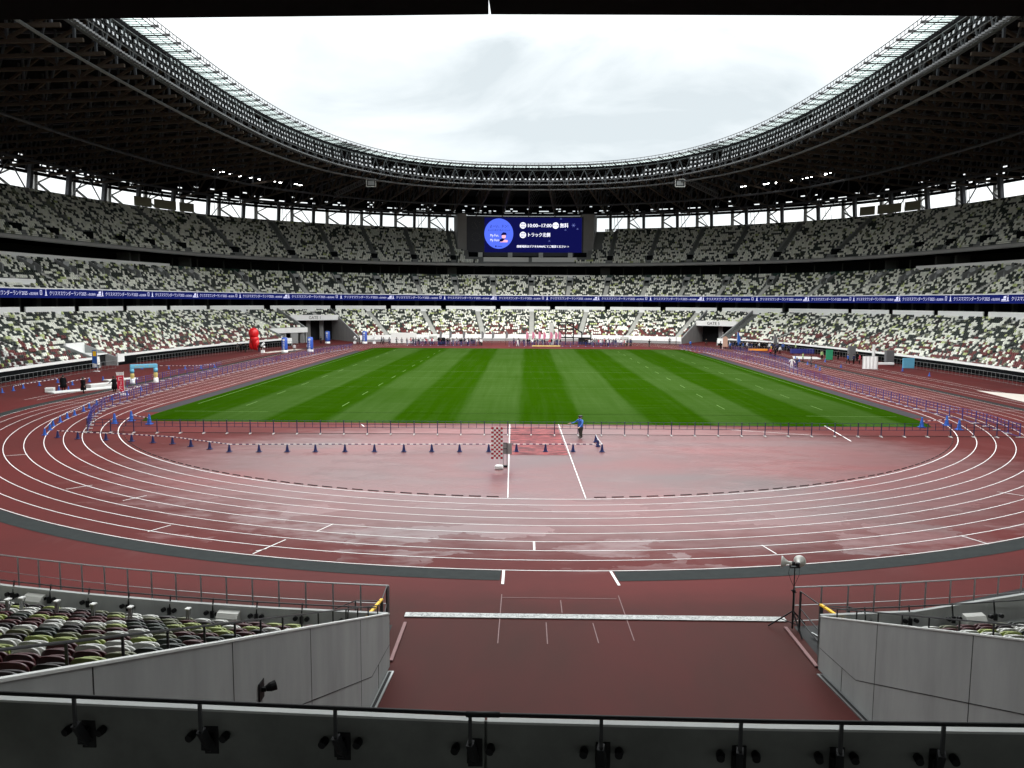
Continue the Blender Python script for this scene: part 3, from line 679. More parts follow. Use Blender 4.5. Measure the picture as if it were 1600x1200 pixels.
# facade columns, one part each
def even(u_of, gap, lo, hi):                                      # s values evenly spaced along a ring
    g = np.arange(lo, hi, .25); P = np.array([u_of(t)[:2] for t in g]); cu = np.concatenate([[0], np.cumsum(np.hypot(*np.diff(P, axis=0).T))]); c0 = np.interp(0, g, cu)
    k0, k1 = int(-c0/gap), int((cu[-1]-c0)/gap); return [float(np.interp(c0+k*gap, cu, g)) for k in range(k0, k1+1)]
colS = even(lambda t: bowl(t, 47), 5.2, -152, 156)
vb = MB(); pale = MB()
for i, s in enumerate(colS):
    if -15 < s < 15: continue
    nxt = colS[min(i+1, len(colS)-1)]; prv = colS[max(i-1, 0)]
    if i % 2 == 0: c_ = MB(); c_.bar(bowl(s, 47.0, 31.5), bowl(s, 45.9, 38.5), .8, .9); c_.build('facade_column', 'roof_steel', stand)
    if i % 2:
        c_ = MB(); c_.bar(bowl(s, 50.5, 31), bowl(s, 50.0, 39), .9, .6); c_.build('outer_column', 'concrete', stand)
        if i % 4 == 1: vb.bar(bowl(prv*.85+s*.15, 46.6, 32.8), bowl(s, 46.2, 38.4), .2); vb.bar(bowl(nxt*.85+s*.15, 46.6, 32.8), bowl(s, 46.2, 38.4), .2)
        pale.bar(bowl(s, 49.6, 35.4), bowl(nxt*.9+s*.1, 49, 32.4), .4); pale.bar(bowl(s, 49.6, 35.4), bowl(nxt*.9+s*.1, 49, 38.0), .3); pale.build('outer_brace', 'concrete', stand); pale = MB()
    elif i % 4 == 0: vb.bar(bowl(s+.9, 46.8, 32.6), bowl(s+.6, 46.3, 38.4), .1); vb.bar(bowl(s+1.5, 46.8, 32.6), bowl(s+1.2, 46.3, 38.4), .1)
    if vb.v: vb.build('window_brace', 'roof_steel', stand); vb = MB()
vb.build('window_brace', 'roof_steel', stand)
# louvre screen with gaps above the window strip
b_ = MB(); lr = random.Random(5)
step = .46; s = -165.0; rows = [(36.6, 37.35)] + [(37.35+.34*k+(.06 if k % 2 == 0 else 0) -(.0), 37.35+.34*(k+1)+(.06 if k % 2 else 0)) for k in range(10)] + [(40.75, 44)]
while s < 170:
    ph = (s % 11.2)/11.2
    for k, (z0, z1) in enumerate(rows):
        hole = 0 < k < 11 and k % 2 == 1 and lr.random() < ((.5 if abs(s) < 62 else .3) if (k in (3, 5) and (.05 < ph < .4 or .55 < ph < .9)) else .06)
        if abs(s) < 12 and k < 3: hole = False
        if not hole: b_.quad(bowl(s, 47.6, z0), bowl(s+step, 47.6, z0), bowl(s+step, 47.6, z1), bowl(s, 47.6, z1))
    s += step
b_.build('louvre_screen', 'roof_deck', stand)

# ================================================================ roof
roof = empty('stadium_roof', (0, 0, 0), 'dark steel and timber cantilever roof with an oval opening over the stadium', 'roof')
rs = srange(-LH, LH, 3.2)
b_ = MB()
for i in range(len(rs)-1):
    a, c = rs[i], rs[i+1]
    for (d0, z0, w0), (d1, z1, w1) in (((3.7, 43.4, None), (None, 44.6, .5)), ((None, 44.6, .5), (None, 43.2, 1.04))):
        P = [roofpt(a, d0, z0) if d0 else roofw(a, w0, z0), roofpt(c, d0, z0) if d0 else roofw(c, w0, z0), roofw(c, w1, z1), roofw(a, w1, z1)]
        b_.quad(*P)
        b_.quad(*[(p[0], p[1], p[2]+1.2) for p in P])
    P = [roofpt(a, 3.7, 43.4), roofpt(c, 3.7, 43.4)]; b_.quad(P[0], P[1], (*P[1][:2], 44.6), (*P[0][:2], 44.6))
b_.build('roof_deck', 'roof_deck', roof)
# radial trusses
trs = even(lambda t: roofw(t, .12, 0), 4.95, -186, 186)
def truss(s):
    t_ = MB(); o = opening(s); Lr = 48-o
    zb = lambda w_: 39.7 - 2.6*w_; zt = lambda w_: 43.3 + 1.1*math.sin(math.pi*min(1, w_))
    A = lambda w_, z: roofw(s, w_, z)
    t_.bar(A(.075, zb(.075)), A(.985, zb(.985)), .34, .42, 1)
    t_.bar(A(.06, zt(.06)), A(1.0, zt(1)), .3, .3, 0)
    ws = [.09 + .1125*k for k in range(9)]
    for k, w0 in enumerate(ws):
        t_.bar(A(w0, zb(w0)+.15), A(w0, zt(w0)), .26, .3, 0)
        if k < 8:
            w1 = ws[k+1]; m_ = (w0+w1)/2
            if k % 2: t_.bar(A(w0, zb(w0)+.3), A(w1, zt(w1)), .3, .34, 1)
            else: t_.bar(A(w1, zb(w1)+.3), A(w0, zt(w0)), .3, .34, 1)
            s2 = s+1.5
            t_.bar(A(m_, zb(m_)+.1), roofw(s+2.2, m_, zt(m_)), .2, .22, 0); t_.bar(A(w0, zt(w0)-1.6), roofw(s+2.4, w0, zt(w0)-.1), .18, .2, 0)
    return t_.build('roof_truss', ['roof_steel', 'wood'], roof)
for s in trs: truss(s)
def ring_tube(nm, fn, r, mt, step=3.0, lo=-190, hi=190, sides=5):
    t_ = MB(); P = [fn(s) for s in srange(lo, hi, step)]; t_.tube(P, r, sides); return t_.build(nm, mt, roof)
ring_tube('ring_catwalk', lambda s: roofw(s, .115, 38.75), .20, 'roof_light')
ring_tube('middle_ring_beam', lambda s: roofw(s, .47, 37.2), .26, 'roof_steel')
ring_tube('outer_ring_beam', lambda s: roofw(s, .80, 36.8), .3, 'roof_steel')
ring_tube('ring_lower_chord', lambda s: roofpt(s, 3.6, 39.55), .22, 'dark_steel')
ring_tube('ring_upper_chord', lambda s: roofpt(s, 3.5, 43.1), .18, 'dark_steel')
ring_tube('catwalk_rail', lambda s: roofpt(s, 2.5, 40.3), .05, 'roof_light', sides=4)
for i, (d, z) in enumerate(((0, 44.35), (0, 43.75), (1.8, 43.85), (3.4, 43.85), (.6, 43.75))): ring_tube('glazing_edge_bar', lambda s: roofpt(s, d, z), .07, 'dark_steel', sides=4)
b_ = MB()
for s in np.arange(-190, 190, .75): b_.bar(roofpt(s, 2.5, 39.5), roofpt(s+.45, 3.1, 39.5), .35, .22)
b_.build('catwalk_grating', 'roof_light', roof)
web = MB(); gb = MB(); post = MB()
s = -190.0; k = 0
while s < 190:
    web.bar(roofpt(s, 3.4, 39.6), roofpt(s+1.75, 3.4, 43.1), .17, .17); web.bar(roofpt(s+3.5, 3.4, 39.6), roofpt(s+1.75, 3.4, 43.1), .17, .17)
    gb.bar(roofpt(s, -.1, 43.85), roofpt(s, 3.8, 43.85), .26, .3)
    for j in range(4): gb.bar(roofpt(s+.875*j, .6, 43.8), roofpt(s+.875*j, 3.5, 43.8), .07, .1)
    for j in range(3): post.bar(roofpt(s+1.17*j, 0, 43.7), roofpt(s+1.17*j, 0, 44.4), .06)
    s += 3.5
web.build('ring_truss_web', 'roof_web', roof); gb.build('glazing_frame', 'dark_steel', roof); post.build('edge_railing_posts', 'dark_steel', roof)
b_ = MB(); ss = srange(-190, 190, 3.5); sw = []
for i in range(len(ss)-1): b_.quad(roofpt(ss[i], .6, 43.82), roofpt(ss[i+1], .6, 43.82), roofpt(ss[i+1], 3.4, 43.82), roofpt(ss[i], 3.4, 43.82))
b_.build('glass_roof_strip', 'glazing', roof)
# ================================================================ the near end above and below the viewer
sl_ = -LH+R1*.856/(R1+18.6)                                         # a narrow slit between two slab panels lets the sky through
nearfull = srange(LH-31, LH+31, 3)
def slit_sweep(mb, P, m=0):
    sweep(mb, P, srange(-LH-31, sl_-.0032, 3)); sweep(mb, P, srange(sl_+.0032, -LH+31, 3))
b_ = MB()
slit_sweep(b_, [(18.55, 11.212), (18.55, 12.9)]); sweep(b_, [(18.8, 12.0), (31, 18.5), (31, 21)], nearfull); slit_sweep(b_, [(18.55, 11.212), (27, 11.212)]); sweep(b_, [(27, 11.212), (27, 7.6)], nearfull)
b_.build('near_middle_slab', 'black_panel', stand)
b_ = MB(); sweep(b_, [(26, 20.4), (26, 21.6), (43.5, 33.4), (43.6, 20.4), (26, 20.4)], nearfull); b_.build('near_upper_slab', 'concrete', stand)
b_ = MB(); sweep(b_, [(18.9, 7.9), (27, 7.9)], nearfull); sweep(b_, [(UB_U+2, 33), (UB_U+2, 8)], nearfull); b_.build('near_concourse', 'soffit_dark', stand)
b_ = MB(); b_.box(-4.5, -77.5, 5.9, 7.6, -71.25, 6.1); b_.build('viewing_deck', 'wall_dark', stand)
b_ = MB(); b_.quad((-4.5, -71.1, 0), (7.6, -71.1, 0), (7.6, -71.1, 6), (-4.5, -71.1, 6)); b_.build('gate_beam_face', 'soffit_dark', stand)

# parapet in front of the viewer
par = empty('front_parapet', (0, 0, 0), 'dark concrete parapet with a black handrail right in front of the viewer', 'parapet')
PY = -71.2
PP = [(-9.0, -70.45), (-7.0, -70.66), (-4.9, -70.86), (-2.81, -70.98), (-1.02, -71.08)]; PQ = [(-1.0, -71.08), (1.1, -71.12), (3.02, -71.12), (6, -71.08), (9.6, -70.95)]
def pline(x): return float(np.interp(x, [p[0] for p in PP+PQ], [p[1] for p in PP+PQ]))
def pwall(mb, P, y0, y1, z0, z1):
    for (xa, ya), (xb, yb) in zip(P, P[1:]): mb.box8([(xa, ya+y0, z0), (xb, yb+y0, z0), (xb, yb+y1, z0), (xa, ya+y1, z0), (xa, ya+y0, z1), (xb, yb+y0, z1), (xb, yb+y1, z1), (xa, ya+y1, z1)])
b_ = MB(); pwall(b_, PP, 0, .05, 5.8, 7.085); pwall(b_, PQ, 0, .05, 5.8, 7.085); b_.box(-1.05, -71.04, 5.8, -.95, -71.02, 7.08); b_.build('wall', 'parapet', par)
b_ = MB(); pwall(b_, PP, -.006, .058, 7.086, 7.105); pwall(b_, PQ, -.006, .058, 7.086, 7.105); b_.build('coping', 'coping_stone', par)
b_ = MB(); b_.tube([(x, y-.14, 7.235) for x, y in PP[:-1]+PQ], .0165, 10); b_.tube([(-1.15, -71.22, 7.235), (-.9, -71.22, 7.235)], .022, 10); b_.build('handrail', 'black', par, smooth=True)
for x in (-5.15, -4.19, -3.19, -2.14, -1.12, -.15, .87, 1.60, 2.34, 3.3):
    py = pline(x)
    br = MB(); br.bar((x, py-.13, 7.23), (x, py-.13, 6.99), .026, .02); br.bar((x, py-.13, 7.0), (x+.03, py-.03, 6.80), .05, .06)
    o = br.build('rail_bracket', 'dark_steel', par)
    q = MB(); q.box(x-.025, py-.012, 6.74, x+.085, py-.002, 6.965); q.box(x-.03, py-.07, 6.80, x+.045, py-.013, 6.92); q.build('base_plate', 'black', o, bevel=.004)
    for dx_ in (-.115, .15):
        q = MB(); q.tube([(x+dx_, py-.001, 6.90), (x+dx_, py-.03, 6.90), (x+dx_-.01, py-.075, 6.895)], [.028, .034, .030], 14); q.build('round_cap', 'black', o, smooth=False)
b_ = MB()
for x in (1.13, 2.62):
    pass
# short tubular seat handles at the bottom edge
for x, sg in ((1.02, 1), (2.30, -1)):
    b_ = MB(); P = [(x, -74.0, 8.02), (x+.0, -74.0, 8.36), (x+.02, -74.0, 8.395), (x+.06, -74.02, 8.40), (x+.10, -74.05, 8.37)]
    b_.tube(P, .013, 8); tag(b_.build('grab_handle', 'steel', smooth=True), 'curved steel grab handle at the bottom edge, %s one of two' % ('left' if sg > 0 else 'right'), 'handle')
# floodlight spotted on the left gate wall
fx = empty('wall_spotlight', (-4.98, -64.3, 3.2), 'small black spotlight fixed to the grey concrete wall left of the gate', 'spotlight')
b_ = MB(); b_.box(0, -.2, -.28, .03, .16, .22); b_.box(.03, -.05, -.05, .14, .05, .05); b_.build('bracket', 'black', fx)
b_ = MB(); b_.tube([(.12, .02, 0), (.22, .08, .02), (.34, .16, .04)], [.07, .12, .13], 12); b_.build('lamp_head', 'black', fx)
fx.location = gwp(-1, 9.05, 3.97); fx.scale = (.62, .62, .62)

# ================================================================ handrails
def rail_thing(name, label, cat, group, top, posts, low=(), zt=1.25, pr=.025, pm='steel', rm='steel', foot=0.0):
    """top: list of points of the top rail; posts: list of (base, top)"""
    t = empty(name, (0, 0, 0), label, cat, group)
    b_ = MB(); b_.tube(top, .024, 6); b_.build('top_rail', rm, t)
    for P in low: q = MB(); q.tube(P, .012, 5); q.build('lower_rail', rm, t)
    rest = MB(); k = 0
    for p, q in posts:
        if k < 95: c_ = MB(); c_.bar(p, q, .045, .02) if pr < .03 else c_.bar(p, q, pr*2); c_.build('post', pm, t)
        else: rest.bar(p, q, .045, .02)
        k += 1
    if k > 95: tag(rest.build('post', pm, t), kind='stuff')
    return t
def front_fence(s0, s1, label, sp=.95, zt=1.22, u=-2.8, grp='steel fences in front of the lower stand'):
    ss = srange(s0, s1, 1.9); top = [bowl(s, u, zt) for s in ss]; low = [[bowl(s, u, .62) for s in ss], [bowl(s, u, .10) for s in ss]]
    k = int((s1-s0)/sp); posts = [(bowl(s0+(s1-s0)*i/k, u, 0), bowl(s0+(s1-s0)*i/k, u, zt)) for i in range(k+1)]
    posts.sort(key=lambda p: (Vector(p[0])-CAM).length)
    return rail_thing('perimeter_fence', label, 'fence', grp, top, posts, low)
sL = gate_s(-5.05)(-2.8); sR = gate_s(7.95)(-2.8)
front_fence(sL, -(LH-52), 'steel post fence in front of the near left seats, ending at the gate')
front_fence(LH-52, sR, 'steel post fence in front of the near right seats, ending behind the tripod loudspeaker')
front_fence(-(LH-52), -128.4, 'steel post fence under the left stand, nearest the left edge')
front_fence(-122.4, -66, 'long steel post fence under the left stand beyond the small walkway')
front_fence(52, LH-52, 'long steel post fence under the right stand')
front_fence(-42, -2, 'low steel fence under the far stand, left of the stairs', sp=1.9, zt=1.0, u=-1.0)
front_fence(12, 38, 'low steel fence under the far stand, right of the stairs', sp=1.9, zt=1.0, u=-1.0)
# moat and kerb by the near gate
b_ = MB(); 
for ss in ([gate_s(-4.9)]+srange(-(LH-8), -(LH-52)), [gate_s(7.9)]+srange(LH-10.5, LH-52)): sweep(b_, [(-2.6, .006), (-.01, .006)], ss)
tag(b_.build('drain_moat', 'black'), kind='structure')
for x0, x1, lb in ((-4.56, -4.46, 'left'), (7.54, 7.64, 'right')):
    b_ = MB(); b_.box(x0, -55.3, .02, x1, -52.6, .06); tag(b_.build('pink_kerb_edge', 'kerb_pink'), 'short pale pink kerb edge on the track at the %s gate wall' % lb, 'kerb')
b_ = MB()
for i in range(3): b_.bar((8.2+.5*i, -53.2, .12), (8.9+.5*i, -55.2, .12), .05)
tag(b_.build('moat_pipes', 'steel'), 'bare steel bars lying in the dark moat behind the right fence end', 'pipes')
for sg, X, lb in ((-1, -5.06, 'left'), (1, 7.95, 'right')):
    t = empty('gate_end_rail', (0, 0, 0), 'dark rail with a yellow padded bar at the %s corner of the near gate' % lb, 'railing', 'gate corner rails')
    PX = -5.02 if sg < 0 else 8.18; b_ = MB(); b_.bar((X, -52.8, 0), (X, -52.8, 1.30), .055); b_.bar((X, -52.8, 1.29), (PX, -53.9, 1.27), .025); b_.bar((PX, -53.9, 0), (PX, -53.9, 1.25), .09)
    b_.bar((X, -52.8, .75), (PX, -53.9, .45), .025); b_.bar((X, -52.8, .4), (PX, -53.9, .1), .025); b_.bar((PX, -53.9, .1), (PX+.5*sg, -55.3, .1), .06); b_.build('frame', 'dark_steel', t)
    b_ = MB(); b_.bar((PX, -53.85, 1.29), ((-5.15 if sg < 0 else 8.33), -55.45, 1.40), .085, .05); b_.build('yellow_bar', 'yellow', t)
    b_ = MB(); b_.bar((PX, -54.1, 1.33), (PX+.75*sg, -54.1, 1.33), .025); b_.bar((PX+.75*sg, -54.1, 1.33), (PX+1.9*sg, -54.1, .85), .025); b_.bar((PX+.75*sg, -54.1, 0), (PX+.75*sg, -54.1, 1.33), .04); b_.build('stair_rail', 'dark_steel', t)
# inner face of the near front walls: short rail on brackets with round caps
for nm, sa, sb, dirn in (('left', LH-4.9, LH-52, -1), ('right', LH-8.2, LH-52, 1)):
    t = empty('wall_top_rail', (0, 0, 0), 'low black handrail on brackets along the front wall of the near %s seats' % nm, 'railing', 'front wall handrails')
    f = lambda s: dirn*s
    b_ = MB(); b_.tube([bowl(f(sa-(sa-sb)*i/24), .1, 1.66) for i in range(25)], .02, 6); b_.build('top_rail', 'dark_steel', t)
    k = int((sa-sb)/1.35)
    for i in range(k):
        s = f(sa-.8-1.35*i); x, y, nx, ny = frame(s); T = Vector((-ny, nx, 0)); Nn = Vector((nx, ny, 0)); P = Vector((x, y, 0))+Nn*.13
        q = MB(); q.bar(P+Vector((0, 0, 1.68))-Nn*.08, P+Vector((0, 0, 1.28)), .03); q.bar(P+Vector((0, 0, 1.32))+Nn*.03, P+Vector((0, 0, 1.12))+Nn*.03, .09, .06)
        for d in (-.17, .17): q.tube([P+T*d+Vector((0, 0, 1.26)), P+T*d+Nn*.09+Vector((0, 0, 1.26))], .065, 8)
        q.build('bracket', 'black', t)
for s, lb in ((-(LH-9.2), 'box on the near left front wall, close to the gate'), (-(LH-15.6), 'box on the near left front wall, further from the gate'), (LH-12.3, 'box on the near right front wall, close to the gate'), (LH-17.8, 'box on the near right front wall, at the right edge')):
    x, y, nx, ny = frame(s); T = Vector((-ny, nx, 0)); Nn = Vector((nx, ny, 0)); P = Vector((x, y, 0))+Nn*.125
    q = MB()
    pr = [(0, .90), (0, 1.38), (.16, 1.34), (.26, 1.22), (.20, .92)]
    for j in range(len(pr)-1):
        a, c = pr[j], pr[j+1]; q.quad(P-T*.32+Nn*a[0]+Vector((0, 0, a[1])), P+T*.32+Nn*a[0]+Vector((0, 0, a[1])), P+T*.32+Nn*c[0]+Vector((0, 0, c[1])), P-T*.32+Nn*c[0]+Vector((0, 0, c[1])))
    for sg in (-1, 1): q.poly([P+T*.32*sg+Nn*a[0]+Vector((0, 0, a[1])) for a in pr])
    tag(q.build('wall_box', 'horn_grey'), 'rounded light grey '+lb, 'box')
for sg, lb in ((-1, 'left'), (1, 'right')):
    t = empty('gate_wall_rail', (0, 0, 0), 'thin steel handrail on short posts along the top of the %s gate wall' % lb, 'railing', 'gate wall handrails')
    b_ = MB(); b_.tube([gwp(sg, 1.0*i_+.2, topn(sg, 1.0*i_+.2)+.27, .2) for i_ in range(16)], .018, 6); b_.build('top_rail', 'dark_steel', t)
    for i_ in range(15): q = MB(); q.bar(gwp(sg, i_+.5, topn(sg, i_+.5)-.1, .2), gwp(sg, i_+.5, topn(sg, i_+.5)+.27, .2), .03, .02); q.build('post', 'dark_steel', t)
# upper tier and mid tier thin railings
b_ = MB(); b_.tube([bowl(s, 26.1, 21.75) for s in full], .03, 4); b_.build('upper_front_rail', 'dark_steel', stand)
b_ = MB(); b_.tube([bowl(s, 18.1, 12.5) for s in full], .02, 4); b_.build('middle_front_rail', 'steel', stand)

# ================================================================ seats
def seat_rows():
    rows = []
    for i in range(NROW): rows.append(('lower', i, U0+DR*i+.42, Z0+RR*i, NROW))
    for i in range(MN): rows.append(('middle', i, MU0+MD*i+.45, MZ0+MR*i, MN))
    for i in range(UN): rows.append(('upper', i, UU0+UD*i+.42, UZ0+UR*i, UN))
    return rows
CN = ['white', 'yellow green', 'olive', 'dark green', 'maroon', 'black brown']
def pick(tier, t, nn, near=False):
    if near: P = [.17, .20, .17, .08, .22, .16]
    elif tier == 'lower':
        mr = max(0, .62*(1-t*1.9)); P = [.40-.1*mr*2, .07*(.4+t), .05, .42*(.45+t*.8), mr, .03]
    elif tier == 'middle': P = [.44, .05, .04, .46, 0, .0]
    else: P = [.60, .01, .10, .29, 0, 0]
    P = np.array(P); return rng.choice(6, size=nn, p=P/P.sum())
seat_list = []                                                        # x, y, z, nx, ny, colour, tier, row, near
sg_ = np.arange(-LH, LH, .25)
for tier, i, u, z, nr in seat_rows():
    X, Y, NX, NY = frames(sg_); px, py = X+NX*u, Y+NY*u
    cum = np.concatenate([[0], np.cumsum(np.hypot(np.diff(px), np.diff(py)))])
    k = int(cum[-1]/.505); S = np.interp((np.arange(k)+.5)*cum[-1]/k, cum, sg_); X, Y, NX, NY = frames(S); px, py = X+NX*u, Y+NY*u
    near = (np.abs(S) > LH-60) & (py < 10)
    st = 1+u/72 if True else 1
    stretch = np.hypot(*(np.array(bowl(0, u)[:2])-np.array(bowl(1, u)[:2])))
    keep = np.ones(k, bool); AL = LOWA if tier == 'lower' else MIDA
    d = np.min(np.abs(S[:, None]-np.array(AL)[None, :]), axis=1)
    loc_st = np.where(np.abs(S) < 85, stretch, 1.08)
    keep &= ~((d*loc_st < (.78 if tier != 'lower' else .82)) & ~near)
    if tier == 'lower':
        for a, c, us in LOWSEC:
            ins = (S > a-.35) & (S < c+.35)
            if us > 0: keep &= ~(ins & (u < us+1.0))
        for q in (-44.7, -54.7, 40, 49.5): keep &= np.abs(S-q) > .45
        keep &= ~(near & (px > -4.5+.055*(py+55.55)-.45) & (px < 7.6-.095*(py+55.38)+.45))
        keep &= ~((np.abs(S) > LH-60) & (u > 17.9) & (np.abs(px) < 15))
    else: keep &= np.abs(S) < LH-32
    if tier == 'middle':
        keep &= ~((d*loc_st < .98) & (u > MB_U-4.6) & (u < MB_U-1.0)); keep &= ~((S > -121.5) & (S < -112) & (u > 20.2) & (u < 22.5) & (u > 20.6)) & ~((S > 115.5) & (S < 125) & (u > 20.6) & (u < 22.5)); keep &= ~((S > -124) & (S < -119) & (u > 22)); keep &= ~((S > 113) & (S < 118) & (u > 22))
    if tier == 'upper':
        keep &= ~((S > -13.5) & (S < 13.2) & ((u > 28.5) | (np.abs(S+.4) < 10.2))); keep &= ~((np.abs(S) < 15) & (u > 32.8)); keep &= ~((d*loc_st < 1.0) & (u < UU0+3.8) & (u > UU0+.8) & (np.abs(S) > 14))
    co = pick(tier, i/(nr-1), k); con = pick(tier, 0, k, True); co = np.where(near, con, co)
    # seats of the same colour cluster a little
    cl = rng.random(k) < .25; cl[0] = False; idx = np.arange(k); idx[cl] -= 1; co = co[idx]
    for j in np.nonzero(keep)[0]: seat_list.append((px[j], py[j], z, NX[j], NY[j], int(co[j]), tier, i, bool(near[j]), S[j]))
SA = np.array([[q[0], q[1], q[2], q[3], q[4], q[5], q[7], q[8], q[9]] for q in seat_list], float)
# which seats show in the photo, and how large
def project(P):
    d = P-np.array(CAM); z = d@np.array(_f); return 800+1226.76*(d@np.array(_r2))/z, 600-1226.76*(d@np.array(_u2))/z, z
top = SA[:, :3]+np.array([0, 0, .82]); qx, qy, qz = project(top)
vis = (qz > 2) & (qx > -12) & (qx < 1612) & (qy > 25) & (qy < 1130)
for wx, sgn in ((-4.95, -1), (8.0, 1)):                                # hidden behind the gate walls
    side = (np.sign(SA[:, 0]) == sgn) & (SA[:, 7] > 0)
    tt = (wx-CAM.x)/(top[:, 0]-CAM.x+1e-9); hy = CAM.y+(top[:, 1]-CAM.y)*tt; hz = CAM.z+(top[:, 2]-CAM.z)*tt
    vis &= ~(side & (tt > 0) & (tt < 1) & (hy < -55.5) & (hz < 1.50+.365*(-55.55-hy)+.02))
order = np.argsort(np.where(vis, np.linalg.norm(top-np.array(CAM), axis=1), 1e9))
INDIV = set(order[:300].tolist())
# one seat as parts
def shell(wd, z0, z1, ybot, ytop, th, rc, cup=.03, nx_=8, nz_=7):
    mb = MB(); V = {}
    for side, off in ((0, 0), (1, th)):
        for i in range(nx_+1):
            for j in range(nz_+1):
                a = i/nx_*2-1; q_ = j/nz_; tz = (q_/.4)*(1-rc/(z1-z0)) if q_ < .4 else 1-(rc/(z1-z0))*(1-math.sin(math.pi/2*(q_-.4)/.6)); z = z0+(z1-z0)*tz; w_ = wd/2
                top_ = max(0, (z-(z1-rc))/rc); w2 = w_-rc*(1-math.sqrt(max(0, 1-top_*top_)))
                x = a*w2; y = ybot+(ytop-ybot)*tz+off-cup*(1-a*a)*(1 if side == 0 else .8)+cup
                V[side, i, j] = len(mb.v); mb.v.append((x, y, z))
    for i in range(nx_):
        for j in range(nz_):
            mb.f.append((V[0, i, j], V[0, i+1, j], V[0, i+1, j+1], V[0, i, j+1])); mb.f.append((V[1, i, j], V[1, i, j+1], V[1, i+1, j+1], V[1, i+1, j]))
    def edge(a, c): mb.f.append((V[0, *a], V[0, *c], V[1, *c], V[1, *a]))
    for i in range(nx_): edge((i+1, 0), (i, 0)); edge((i, nz_), (i+1, nz_))
    for j in range(nz_): edge((0, j), (0, j+1)); edge((nx_, j+1), (nx_, j))
    mb.m = [0]*len(mb.f); return mb
protos = {}
bk_ = shell(.46, .30, .87, .27, .33, .045, .10, .035, 8, 9); pn_ = shell(.42, .34, .82, .13, .19, .05, .085, .02, 8, 9)
fr_ = MB(); fr_.bar((-.235, .3, .55), (-.235, .12, .62), .03, .05); fr_.bar((-.235, .32, .0), (-.235, .28, .6), .04, .05); fr_.bar((.235, .32, 0), (.235, .28, .6), .04, .05)
def seat_proto(cn):
    r = bpy.data.objects.new('stadium_chair', None); r['category'] = 'chair'; r.empty_display_size = .1
    def part(nm, mb, mt):
        me = bpy.data.meshes.new(nm); me.from_pydata(mb.v, [], mb.f); me.materials.append(M[mt]); me.polygons.foreach_set('use_smooth', [len(f) == 4 and nm != 'seat_frame' for f in mb.f]); me.update()
        o = bpy.data.objects.new(nm, me); o.parent = r; return o
    return r, [part('seat_back', bk_, 'seat '+cn), part('seat_pan', pn_, 'seat '+cn), part('seat_frame', fr_, 'dark_steel')]
ORD = ['front', 'second', 'third', 'fourth', 'fifth', 'sixth', 'seventh', 'eighth', 'ninth', 'tenth', 'eleventh', 'twelfth', 'thirteenth', 'fourteenth', 'fifteenth', 'sixteenth', 'seventeenth', 'eighteenth', 'nineteenth', 'twentieth', 'twenty-first', 'twenty-second']
def nth(k): return '%d%s' % (k, 'th' if 10 < k % 100 < 14 else {1: 'st', 2: 'nd', 3: 'rd'}.get(k % 10, 'th'))
byrow = {}
for k in INDIV: q = seat_list[k]; byrow.setdefault((q[8], q[0] < 0, q[6], q[7]), []).append(k)
place = {}
for key, ks in byrow.items():
    ks.sort(key=lambda k: abs(seat_list[k][0]) if key[0] else seat_list[k][1])
    for n_i, k in enumerate(ks): place[k] = n_i+1
for k in sorted(INDIV):
    x, y, z, nx, ny, c_, tier, i, near, s = seat_list[k]; cn = CN[c_]
    if cn not in protos: protos[cn] = seat_proto(cn)
    r, parts = protos[cn]; o = r.copy(); C.objects.link(o); o.location = (x, y, z); o.rotation_euler = (0, 0, math.atan2(ny, nx)-math.pi/2)
    side = 'left' if x < 0 else 'right'; nm_ = cn.replace(' ', '-')
    o['label'] = ('%s seat, %s from the gate in the %s row of the near %s block' % (nm_, nth(place[k]), ORD[i], side)) if near else ('%s seat, %s from the photo edge in the %s row of the %s %s stand' % (nm_, nth(place[k]), ORD[i], side, tier))
    o['group'] = 'folding seats in the near %s block' % side if near else 'folding seats in the %s %s stand' % (side, tier)
    for p in parts: q = p.copy(); C.objects.link(q); q.parent = o
# chrome side brackets standing between some near left seats
cbk = MB(); cbk.bar((-.05, 0, 0), (-.02, 0, .62), .03); cbk.bar((.05, 0, 0), (.02, 0, .62), .03); cbk.bar((-.03, .02, .3), (-.03, -.1, .6), .02); cbt = MB(); cbt.box(-.06, -.10, .62, .06, .04, .65)
cb0 = None
for n_i, (s_, i_) in enumerate(((10.2, 2), (11.2, 2), (12.2, 2), (13.2, 2), (14.2, 2), (15.3, 2), (12.8, 3), (13.9, 3), (15.0, 3), (16.1, 3), (9.2, 1))):
    s = -(LH-s_); u = U0+DR*i_+.5
    if cb0 is None: o = cb0 = cbk.build('side_bracket', 'steel'); cbt.build('top_plate', 'offwhite', cb0); tag(cb0, 'x', 'bracket')
    else: o = dup(cb0)
    x, y, nx, ny = frame(s); o.location = (x+nx*u, y+ny*u, Z0+RR*i_+.42); o.rotation_euler = (0, 0, math.atan2(ny, nx)-math.pi/2); o['label'] = 'chrome bracket with pale top, %s from the gate among the near left seats' % nth(n_i+1); o['group'] = 'chrome brackets between seats'
